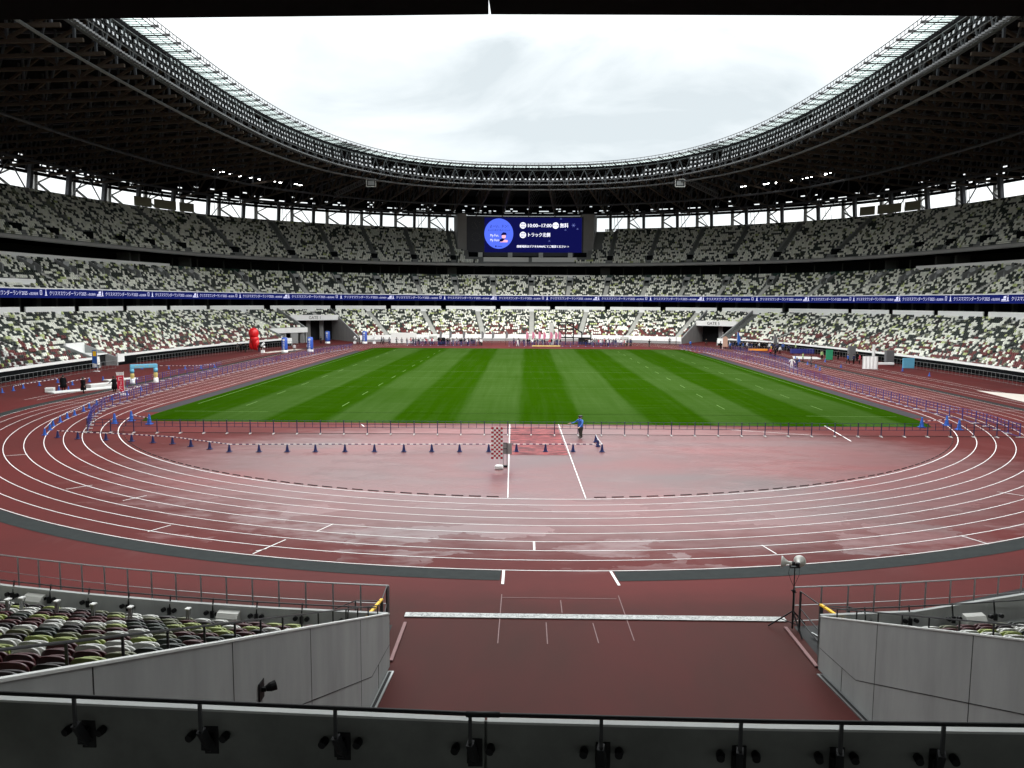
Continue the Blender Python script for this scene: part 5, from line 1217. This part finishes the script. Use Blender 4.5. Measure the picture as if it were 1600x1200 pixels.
# blue inflatable pillars
for i, (x, y, st, lb) in enumerate(((-48.19, 77.13, '体験広場', 'nearest the red balloon'), (-43.79, 79.58, '走る体験', 'on the lanes by the left fence'), (-48.07, 110.35, '受付', 'before the dark mouth of gate 1'), (-39.38, 111.43, '集合場所', 'right of gate 1 beside the balloons'))):
    t = empty('inflatable_pillar', (x, y, .02), 'tall blue inflatable pillar %s' % lb, 'inflatable', 'blue inflatable pillars')
    b_ = MB(); b_.lathe((0, 0, 0), [(.58, .5), (.60, 1.0), (.58, 2.0), (.55, 2.85), (.35, 2.97)], 14); b_.build('column', 'pylon_blue', t, smooth=True)
    b_ = MB(); b_.lathe((0, 0, 0), [(.60, .0), (.63, .1), (.60, .499)], 14); b_.build('foot', 'white', t, smooth=True)
    b_ = MB(); vtext(b_, st, .42, lambda a, c: (a, -.64+.5*a*a, 2.25+c)); b_.build('lettering', 'white', t)
    b_ = MB(); b_.poly([(.24*math.cos(k*math.pi/6), -.63, 2.5+.24*math.sin(k*math.pi/6)) for k in range(12)]); b_.build('emblem', 'offwhite', t)
# red inflatable figure
t = empty('red_inflatable', (-54.5, 78.2, .02), 'big glossy red inflatable with a round head and tapering body at the left', 'inflatable')
b_ = MB(); b_.lathe((0, 0, 0), [(.25, .4), (.45, .9), (.62, 1.7), (.86, 2.3), (.9, 2.75), (.78, 2.98)], 18); b_.lathe((-.15, 0, 0), [(.72, 2.9), (.93, 3.3), (.98, 3.8), (.86, 4.3), (.55, 4.65), (.15, 4.78)], 18)
b_.lathe((-.65, .1, 0), [(.2, .5), (.42, .8), (.5, 1.5), (.4, 2.3)], 12); b_.lathe((.45, -.1, 0), [(.2, .35), (.36, .7), (.5, 1.5), (.5, 2.4)], 12)
b_.build('red_body', 'red_vinyl', t, smooth=True)
# mats and white beds at the left
for x, y, z, rz, w_, l_, h_, lb in ((-50.4, 10.5, 0, 58, 7.6, 1.5, .16, 'long low white landing mat between the people in black'), (-53.3, 8.7, 0, 20, .9, .8, .5, 'small white box at the end of the landing mats'), (-50.6, 14.5, .0, 62, 3.5, 1.0, .42, 'raised pale blue-grey mat behind the two people in black'), (-52.3, 22, 0, 60, 4, 1.2, .2, 'low pale mat near the balloon arch')):
    o = MB(); o.box(-w_/2, -l_/2, 0, w_/2, l_/2, h_); o = o.build('landing_mat', 'offwhite', bevel=.04); tag(o, lb, 'mat'); o.location = (x, y, .02); o.rotation_euler = (0, 0, R(rz))
t = empty('feather_flag', (-62.0, 33.6, .02), 'narrow blue, white and yellow upright banner beside the small left walkway', 'flag')
b_ = MB(); b_.quad((-.35, 0, .6), (.35, 0, .5), (.4, 0, 3.0), (-.3, 0, 3.1), 0); b_.quad((-.2, -.01, 2.2), (.3, -.01, 2.2), (.3, -.01, 2.9), (-.2, -.01, 2.9), 1); b_.quad((-.3, -.01, .62), (.3, -.01, .6), (.3, -.01, 1.1), (-.3, -.01, 1.15), 2); b_.build('cloth', ['cloth_blue', 'yellow', 'white'], t)
b_ = MB(); b_.tube([(.42, 0, 0), (.42, 0, 3.1)], .02, 5); b_.box(-.2, -.2, 0, .6, .2, .08); b_.build('pole', 'white', t)
# white screen on the right
t = empty('white_backdrop', (52.9, 46, .02), 'square white cloth backdrop hung on a frame on the right-hand track', 'backdrop', rz=R(-6))
b_ = MB(); n_ = 14
for i in range(n_): x0, x1 = -1.12+2.24*i/n_, -1.12+2.24*(i+1)/n_; y0, y1 = .05*math.sin(i*1.9), .05*math.sin((i+1)*1.9); b_.quad((x0, y0, .12), (x1, y1, .12), (x1, y1, 2.1), (x0, y0, 2.1))
o = b_.build('cloth', 'white', t); o.modifiers.new('s', 'SOLIDIFY').thickness = .02
b_ = MB(); b_.bar((-1.15, .08, 0), (-1.15, .08, 2.15), .05); b_.bar((1.15, .08, 0), (1.15, .08, 2.15), .05); b_.bar((-1.15, .08, 2.12), (1.15, .08, 2.12), .05); b_.build('frame', 'steel', t)
def boxthing(nm, x, y, w_, d_, h_, mt, lb, cat, z=0.02, rz=0, leg=False):
    t = empty(nm, (x, y, z), lb, cat, rz=rz)
    b_ = MB(); b_.box(-w_/2, -d_/2, h_*.55 if leg else .1, w_/2, d_/2, h_); b_.build('panel', mt, t, bevel=.02)
    b_ = MB()
    for sx in (-1, 1):
        for sy in (-1, 1): b_.bar((sx*w_*.45, sy*d_*.45, 0), (sx*w_*.45, sy*d_*.45, h_*.6 if leg else .11), .05)
    b_.build('legs', 'dark_steel', t)
boxthing('blue_board', 60.0, 48.5, 1.8, .25, 1.7, 'sky_blue', 'bright blue board standing against the right-hand fence', 'board')
boxthing('white_table', 57.5, 51.5, 3.0, .8, .75, 'white', 'long white table beside the blue board on the right', 'table', leg=True)
boxthing('notice_board', 59.5, 60.0, .15, .9, 3.2, 'offwhite', 'tall narrow white board against the right-hand fence', 'board')
boxthing('black_speaker', 57.6, 64.6, 1.2, .8, 2.7, 'cloth_grey', 'tall dark case left of the narrow white board', 'case')
boxthing('black_speaker', 60.1, 55.4, 1.3, .8, 2.5, 'cloth_grey', 'dark case right of the narrow white board', 'case')
boxthing('blue_table', 55.6, 84.0, 4.6, .9, 1.0, 'barrier_blue', 'blue-draped table below the right stand', 'table', leg=False)
boxthing('green_board', 54.3, 66.2, 1.2, .2, 1.9, 'green', 'small green board among the people on the right', 'board')
boxthing('yellow_platform', 4.0, 102.4, 6.4, .5, .34, 'mustard', 'low yellow and orange bar in front of the pink flags', 'bench')
boxthing('photo_backdrop', -30.3, 113.5, 6.2, .3, 2.6, 'offwhite', 'pale printed backdrop below the far stand at the left', 'backdrop')
boxthing('black_booth', -20.5, 108.0, 1.7, 1.0, 1.7, 'cloth_black', 'small black booth left of the far crowd', 'booth')
boxthing('orange_rail', 49.0, 92.0, 4.0, .4, .5, 'orange', 'low orange bar by the group in front of gate 5', 'bench')
# scaffold tower
t = empty('scaffold_tower', (10.4, 112.0, .02), 'black scaffold stair tower in front of the far stand, right of the pink flags', 'scaffold')
b_ = MB()
for x, h_ in ((-3.2, 5.6), (-1.5, 5.8), (.4, 5.2), (2.4, 3.2), (4.6, 2.6)):
    for y in (0, 1.6): b_.bar((x, y, 0), (x, y, h_), .16)
for z in (1.7, 3.6, 5.3): b_.bar((-3.2, 0, z), (.4 if z > 3 else 4.6, 0, z), .2, .25); b_.bar((-3.2, 1.6, z), (.4, 1.6, z), .2, .25)
b_.bar((-3.2, 0, 3.6), (-1.5, 0, 1.7), .1); b_.bar((-1.5, 0, 5.3), (2.4, 0, 2.9), .3, .3); b_.bar((.4, 0, 1.7), (-1.5, 0, 3.6), .1); b_.build('frame', 'black', t)
b_ = MB(); b_.box(-3.3, .1, 3.55, .4, 1.5, 3.7); b_.box(-3.3, .1, 5.3, -1.4, 1.5, 5.4); b_.box(1.6, .2, .2, 4.4, 1.4, 1.6); b_.build('deck', 'black', t)
b_ = MB(); b_.box(-5.6, .3, 0, -4.6, 1.4, 5.2); tag(b_.build('truss_tower', 'horn_grey'), 'pale grey lattice tower at the left of the black scaffold', 'tower').location = (10.6, 112, .02)
# stair to the track
for s, lb in ((-25.2, 'left of the white backdrop and far crowd'), (12.9+12.4*1, 'at the right part of the far stand'), (1, 'behind the pink flags')):
    x, y, nx, ny = frame(s); t = MB()
    for k in range(5): t.box(-1.0, -1.6+.3*k, 0, 1.0, -1.6+.3*(k+1), .28*(k+1))
    o = t.build('access_stairs', 'stair'); tag(o, 'grey concrete steps down to the track '+lb, 'stairs'); o.location = (x, y-.05, .02); o.rotation_euler = (0, 0, math.atan2(ny, nx)-math.pi/2)
# feather flags
for i, (x, cl) in enumerate([(-20.8, 0), (-18.6, 0), (-15.5, 0), (-11.0, 0), (-8.6, 0), (-5.4, 0), (1.6, 1), (3.0, 1), (4.5, 1), (5.6, 1), (7.2, 1), (8.4, 1), (9.2, 1)]):
    if cl == 1: x = x-2.2
    y = 106.5+(i % 3)*.8
    t = empty('feather_flag', (x, y, .02), ('pink feather flag, %s from the left before the far stand' if cl else 'dark blue-grey feather flag, %s from the left over the far crowd') % NUM[i-6 if cl else i], 'flag', 'feather flags at the far end')
    b_ = MB(); P = [(0, 0, 1.5), (.5, 0, 1.7), (.65, 0, 2.3), (.55, 0, 2.9), (.25, 0, 3.25), (0, 0, 3.3)] if cl else [(0, 0, 1.6), (.5, 0, 1.8), (.6, 0, 2.8), (.3, 0, 3.3), (0, 0, 3.3)]
    b_.poly([(p[0], .04*math.sin(3*p[2]), p[2]) for p in P]); o = b_.build('cloth', 'pink_flag' if cl else 'cloth_grey', t); o.modifiers.new('s', 'SOLIDIFY').thickness = .02
    b_ = MB(); b_.tube([(0, 0, 0), (0, 0, 3.35)], .03, 5); b_.build('pole', 'white' if cl else 'dark_steel', t)
for x, y, cl, lb in ((46.9, 101, 'cloth_blue', 'tall blue flag in front of gate 5'), (43.2, 99, 'skin', 'pale orange feather flag left of gate 5 crowd'), (53.4, 95.5, 'cloth_grey', 'dark feather flag at the right end of the gate 5 group')):
    t = empty('feather_flag', (x, y, .02), lb, 'flag'); b_ = MB(); b_.poly([(-.1, 0, .8), (.9, .02, .9), (.75, 0, 2.4), (.3, .03, 3.6), (0, 0, 3.7)] if cl != 'skin' else [(0, 0, .5), (1.1, 0, .5), (1.1, 0, 2.5), (.6, 0, 2.9), (0, 0, 2.6)])
    o = b_.build('cloth', cl, t); o.modifiers.new('s', 'SOLIDIFY').thickness = .02; b_ = MB(); b_.tube([(0, 0, 0), (0, 0, 3.8)], .03, 5); b_.build('pole', 'white', t)
for x, y, k_, lb in ((-41.8, 111.6, 3, 'left of the last blue pillar'), (-37.0, 111.0, 6, 'right of the last blue pillar'), (-52.3, 76.4, 4, 'beside the red inflatable')):
    t = empty('balloon_stand', (x, y, .02), 'stand of white balloons on a small base '+lb, 'balloons'); b_ = MB(); b_.tube([(0, 0, 0), (0, 0, 1.9)], .03, 5); b_.box(-.3, -.3, 0, .3, .3, .5); b_.build('stand', 'white', t)
    for j in range(k_): q = MB(); q.lathe((.3*math.cos(j*2.4), .2*math.sin(j*2.4), .9+.22*j), [(.05, 0), (.2, .12), (.22, .26), (.12, .42), (.02, .46)], 10); q.build('balloon', 'white', t, smooth=True)
# ================================================================ people
def person_mesh(pose):
    """one continuous skinned body 1.70 m tall facing -y; returns a mesh with faces sorted into skin, top, trousers, shoes"""
    J = {}; E_ = []
    def j(n_, p, r_): J[n_] = (Vector(p), r_)
    sit = pose == 'sit'; hz = .50 if sit else .92
    lean = {'stand': 0, 'walk': .04, 'reach': .03, 'sit': .05}[pose]
    j('pel', (0, 0, hz), .135); j('wst', (0, -lean*.5, hz+.16), .125); j('chs', (0, -lean, hz+.38), .150); j('nck', (0, -lean-.005, hz+.545), .058); j('hd0', (0, -lean-.02, hz+.64), .082); j('hd1', (0, -lean-.015, hz+.73), .082)
    for a, c in (('pel', 'wst'), ('wst', 'chs'), ('chs', 'nck'), ('nck', 'hd0'), ('hd0', 'hd1')): E_.append((a, c))
    for sg, nm in ((-1, 'L'), (1, 'R')):
        st = {'stand': .0, 'walk': .20*sg, 'reach': .03*sg, 'sit': 0}[pose]
        if sit: P = [(sg*.10, -.05, hz-.01), (sg*.12, -.45, hz-.02), (sg*.12, -.43, .10), (sg*.12, -.56, .05)]
        else: P = [(sg*.095, 0, hz-.07), (sg*.10, -st*.55-.02, .50), (sg*.105, -st+.02, .09), (sg*.11, -st-.13, .045)]
        for k, (nn, r_) in enumerate((('hip', .095), ('kne', .062), ('ank', .045), ('toe', .038))): j(nn+nm, P[k], r_)
        E_ += [('pel', 'hip'+nm), ('hip'+nm, 'kne'+nm), ('kne'+nm, 'ank'+nm), ('ank'+nm, 'toe'+nm)]
        sh = Vector((sg*.185, -lean, hz+.47))
        if pose == 'reach': A_ = [sh+Vector((sg*.13, -.10, -.22)), sh+Vector((sg*.20, -.30, -.30 if sg < 0 else -.42)), sh+Vector((sg*.24, -.38, -.31 if sg < 0 else -.45))]
        elif sit: A_ = [sh+Vector((sg*.05, -.06, -.26)), sh+Vector((-sg*.03, -.28, -.34)), sh+Vector((-sg*.05, -.36, -.34))]
        else: A_ = [sh+Vector((sg*.055, .02+st*.4, -.28)), sh+Vector((sg*.06, -.05+st*.9, -.53)), sh+Vector((sg*.055, -.08+st*1.1, -.62))]
        j('sho'+nm, sh, .068); j('elb'+nm, A_[0], .045); j('wri'+nm, A_[1], .032); j('han'+nm, A_[2], .030)
        E_ += [('chs', 'sho'+nm), ('sho'+nm, 'elb'+nm), ('elb'+nm, 'wri'+nm), ('wri'+nm, 'han'+nm)]
        dr = (A_[2]-A_[1]).normalized()                               # five short fingers at different lengths
        for q, (off, ln) in enumerate(((-.03, .055), (-.010, .08), (.010, .085), (.030, .07))):
            j('f%d' % q+nm, A_[2]+dr*ln+Vector((0, off, -.01)), .0085); E_.append(('han'+nm, 'f%d' % q+nm))
        j('th'+nm, A_[2]+dr*.02+Vector((-sg*.045, -.02, 0)), .010); E_.append(('han'+nm, 'th'+nm))
    names = list(J); me = bpy.data.meshes.new('body'); me.from_pydata([J[n_][0] for n_ in names], [(names.index(a), names.index(c)) for a, c in E_], [])
    o = bpy.data.objects.new('tmp', me); C.objects.link(o); sk = o.modifiers.new('skin', 'SKIN'); sk.use_smooth_shade = True
    for i, n_ in enumerate(names): me.skin_vertices[0].data[i].radius = (J[n_][1], J[n_][1]*(.78 if n_ in ('pel', 'wst', 'chs') else 1)); me.skin_vertices[0].data[i].use_root = n_ == 'pel'
    sb = o.modifiers.new('sub', 'SUBSURF'); sb.levels = 1; sb.render_levels = 1
    bpy.context.view_layer.update(); m2 = bpy.data.meshes.new_from_object(o.evaluated_get(bpy.context.evaluated_depsgraph_get())); bpy.data.objects.remove(o)
    hd = J['nck'][0].z+.02; hands = [J['han'+q][0] for q in 'LR']; wr = [J['wri'+q][0] for q in 'LR']; mi = []
    hip = J['pel'][0]
    for p in m2.polygons:
        c = p.center
        if c.z > hd or min((c-h).length for h in hands) < .095: k = 0
        elif c.z < .085: k = 3
        elif sit: k = 1 if (c.z > hz+.02 and c.y > -.62 and not (c.z < hz+.10 and c.y < -.25)) else 2
        else: k = 1 if (c.z > hz-.03 or (abs(c.x) > .20 and c.z > .5)) else 2
        mi.append(k)
    m2.polygons.foreach_set('material_index', mi); m2.polygons.foreach_set('use_smooth', [True]*len(mi)); m2.name = 'body'
    hh = J['hd1'][0]; return m2, hh
PM = {p: person_mesh(p) for p in ('stand', 'walk', 'reach', 'sit')}
HM = {}
def person(x, y, rz, pose, top_, trou, label, group=None, h=1.68, z=.02, hat=None, bulk=1.2):
    m2, hh = PM[pose]
    if not m2.materials:
        for q in range(4): m2.materials.append(M['skin'])
    o = bpy.data.objects.new('person', m2); C.objects.link(o); o.location = (x, y, z); o.rotation_euler = (0, 0, rz); k = h/1.72; o.scale = (k*bulk, k*bulk, k)
    for i, mt in enumerate(('skin', top_, trou, 'black')): o.material_slots[i].link = 'OBJECT'; o.material_slots[i].material = M[mt]
    key = (pose, hat)
    if key not in HM:
        q = MB(); q.lathe((hh.x, hh.y+.015, hh.z-.075), [(.080, 0), (.103, .05), (.106, .11), (.085, .155), (.03, .182)], 12, sy=1.08)
        if hat: q.lathe((hh.x, hh.y-.05, hh.z-.005), [(.085, 0), (.09, .02), (.05, .03)], 10)
        u = q.build('hair' if not hat else 'cap', hat or 'hair', o, smooth=True); HM[key] = u
        f = MB()                                                      # small facial features: eyes, nose, mouth, ears
        hy = hh.y-.083; hz_ = hh.z-.075
        for sx in (-.03, .03): f.box(hh.x+sx-.009, hy-.006, hz_+.045, hh.x+sx+.009, hy+.01, hz_+.055, 1)
        f.box(hh.x-.022, hy-.004, hz_-.022, hh.x+.022, hy+.01, hz_-.014, 2); f.bar((hh.x, hy+.004, hz_+.04), (hh.x, hy-.014, hz_+.008), .016, .014, 0)
        for sx in (-.088, .088): f.lathe((hh.x+sx, hh.y, hz_+.0), [(.006, 0), (.016, .02), (.014, .045), (.004, .06)], 6, 0)
        v = f.build('face', ['skin', 'black', 'cloth_red'], o); HM[key, 1] = v
    else:
        for u in (HM[key], HM[key, 1]): c = u.copy(); C.objects.link(c); c.parent = o
    tag(o, label, 'person', group); return o
person(3.50, -17.95, R(-60), 'reach', 'cloth_blue', 'cloth_khaki', 'person in a blue jacket and dark trousers standing at the navy barriers', h=1.72, bulk=1.5)
person(-52.5, 9.9, R(200), 'stand', 'cloth_black', 'cloth_black', 'person in long black coat behind the landing mats, leftmost', h=1.75)
person(-49.0, 7.7, R(120), 'stand', 'cloth_black', 'cloth_black', 'person in black standing before the white landing mats', h=1.75)
person(-46.3, 9.1, R(-90), 'reach', 'cloth_black', 'cloth_black', 'person in black bending beside the crimson flag banner', h=1.75)
cm = MB(); cm.lathe((0, .0, 0), [(.30, .38), (.27, .75), (.22, 1.0), (.27, 1.30), (.24, 1.42), (.10, 1.50)], 14, sy=.8); first_coat = None
for o in [q for q in C.objects if q.get('category') == 'person' and q.location.x < -40]:
    if first_coat is None: first_coat = cm.build('long_coat', 'cloth_black', o, smooth=True)
    else: q = first_coat.copy(); C.objects.link(q); q.parent = o
pr = random.Random(21); CL_ = ['cloth_black', 'cloth_navy', 'cloth_white', 'cloth_grey', 'cloth_red', 'cloth_black', 'cloth_black', 'cloth_white', 'cloth_navy', 'cloth_black']; CW = {'cloth_black': 'black', 'cloth_navy': 'navy', 'cloth_white': 'white', 'cloth_grey': 'grey', 'cloth_red': 'red', 'cloth_pink': 'pink', 'cloth_khaki': 'khaki', 'cloth_blue': 'blue', 'cloth_yellow': 'yellow', 'cloth_green': 'pale green'}
def crowd(n_, fx, fy, where, group, pose=None, tops=CL_, face=None, z=None, h0=1.6):
    for i in range(n_):
        x, y = fx(i), fy(i); tp = pr.choice(tops); tr_ = pr.choice(['cloth_black', 'cloth_navy', 'cloth_grey', 'cloth_khaki'])
        person(x, y, R(pr.uniform(0, 360)) if face is None else face+R(pr.uniform(-20, 20)), pose or pr.choice(['stand', 'walk', 'stand', 'reach']), tp, tr_,
               'person in %s top, %s trousers, %s from the left %s' % (CW[tp], CW[tr_], nth(i+1), where), group, h=pr.uniform(h0, 1.78), z=.02 if z is None else z(i))
crowd(38, lambda i: -27.5+.45*i+pr.uniform(-.3, .3), lambda i: 105.5+pr.uniform(0, 3.5), 'in the far left queue', 'far crowd behind the blue barriers')
crowd(16, lambda i: -3.5+.75*i+pr.uniform(-.4, .4), lambda i: 106+pr.uniform(0, 2), 'among the pink flags', 'far crowd behind the blue barriers')
crowd(26, lambda i: 13.3+.43*i+pr.uniform(-.2, .2), lambda i: 106+pr.uniform(0, 2.5), 'right of the black scaffold', 'far crowd behind the blue barriers')
crowd(6, lambda i: (-34.2, -32.8, -29.8, -28.6, -27.2, -31)[i], lambda i: 107+pr.uniform(0, 1), 'at the far pale backdrop', 'people at the pale backdrop', tops=['cloth_black', 'cloth_grey'])
crowd(34, lambda i: 43.5+.33*i+pr.uniform(-.4, .4), lambda i: 99.5-.18*i+pr.uniform(-2, 2), 'before gate 5', 'people in front of gate 5', tops=['cloth_black', 'cloth_white', 'cloth_navy', 'cloth_black', 'cloth_blue'])
crowd(14, lambda i: 14.9+.7*i, lambda i: 131.9+.8*(i % 3), 'seated low right of centre', 'spectators sitting in the far stand', pose='sit', tops=['cloth_black', 'cloth_navy', 'cloth_black', 'cloth_grey'], face=0, z=lambda i: Z0+RR*(i % 3))
crowd(18, lambda i: 24.0+.42*i, lambda i: 129.6+.8*(i % 3)-(i*.08), 'seated low near gate 5', 'spectators sitting in the far stand', pose='sit', tops=['cloth_black', 'cloth_navy', 'cloth_black', 'cloth_khaki'], face=0, z=lambda i: Z0+RR*(i % 3))
for x, y, tp, tr_, lb, p_ in ((41.3, 47.6, 'cloth_white', 'cloth_white', 'leaning over the right barriers', 'reach'), (42.2, 47.9, 'cloth_navy', 'cloth_black', 'beside the white-clad person at the right barriers', 'reach'), (46.6, 75.6, 'cloth_red', 'cloth_black', 'near the left end of the right-hand group', 'stand'), (47.4, 75.2, 'cloth_black', 'cloth_black', 'second from the left of the right-hand group', 'walk'),
        (49.3, 84.0, 'cloth_yellow', 'cloth_black', 'in a yellow vest left of the right-hand group', 'stand'), (50.6, 82.5, 'cloth_white', 'cloth_black', 'walking right of the yellow vest', 'walk'), (47.8, 61.2, 'cloth_green', 'cloth_black', 'in a bright vest before the white mat', 'stand'), (45.8, 51.6, 'cloth_grey', 'cloth_navy', 'standing right of the bright vest', 'stand'), (57.0, 92, 'cloth_green', 'cloth_black', 'in a bright vest against the right fence', 'stand'),
        (53.6, 67.9, 'cloth_green', 'cloth_black', 'before the green board', 'stand'), (54.2, 57.6, 'cloth_blue', 'cloth_black', 'left of the three near the white backdrop', 'walk'), (55.2, 57.7, 'cloth_navy', 'cloth_black', 'middle of the three near the white backdrop', 'stand'), (56.2, 57.7, 'cloth_red', 'cloth_black', 'right of the three near the white backdrop', 'stand'),
        (52.5, 90, 'cloth_navy', 'cloth_black', 'behind the orange bar', 'stand'), (54.2, 88, 'cloth_navy', 'cloth_black', 'at the blue-draped table', 'stand'), (58.4, 64, 'cloth_black', 'cloth_black', 'beside the narrow white board', 'stand'), (56.6, 68, 'cloth_black', 'cloth_black', 'left of the tall dark case', 'stand'),
        (-56.9, 77.2, 'cloth_black', 'cloth_black', 'kneeling left of the red inflatable', 'reach'), (-55.9, 76.8, 'cloth_black', 'cloth_khaki', 'left foot of the red inflatable', 'reach'), (-53.3, 77.2, 'cloth_black', 'cloth_navy', 'right of the red inflatable', 'stand'), (-57.8, 77.9, 'cloth_grey', 'cloth_black', 'far left of the red inflatable', 'stand'),
        (-49.6, 110, 'cloth_black', 'cloth_black', 'left of the pillar at gate 1', 'stand'), (-40.6, 111.2, 'cloth_black', 'cloth_black', 'left of the last blue pillar', 'stand'), (-35.3, 111, 'cloth_navy', 'cloth_black', 'right of the white balloons', 'walk'), (-46.6, 78.2, 'cloth_white', 'cloth_grey', 'right of the first blue pillar', 'stand'), (-44.6, 80.4, 'cloth_white', 'cloth_grey', 'left of the second blue pillar', 'stand'),
        (24.3, 126, 'cloth_black', 'cloth_black', 'at the foot of the right far stairs', 'walk'), (28.0, 106, 'cloth_black', 'cloth_khaki', 'crouching right of the far crowd', 'reach'), (34.5, 116, 'cloth_grey', 'cloth_black', 'at the low fence left of gate 5', 'stand'), (36.2, 116.5, 'cloth_white', 'cloth_grey', 'at the low fence nearest gate 5', 'stand'), (42.5, 112, 'cloth_black', 'cloth_black', 'before the left wall of gate 5', 'walk'), (37.0, 103.5, 'cloth_blue', 'cloth_navy', 'at the right end of the far fence', 'walk'), (-2.5, 103.2, 'cloth_white', 'cloth_white', 'walking left of the pink flags', 'walk'),
        (63.3, 62, 'cloth_black', 'cloth_black', 'on the right stand front', 'stand')):
    if x > 63: continue
    person(x, y, R(pr.uniform(0, 360)), p_, tp, tr_, 'person in a %s top %s' % (CW[tp], lb) if 'vest' not in lb else 'person '+lb)
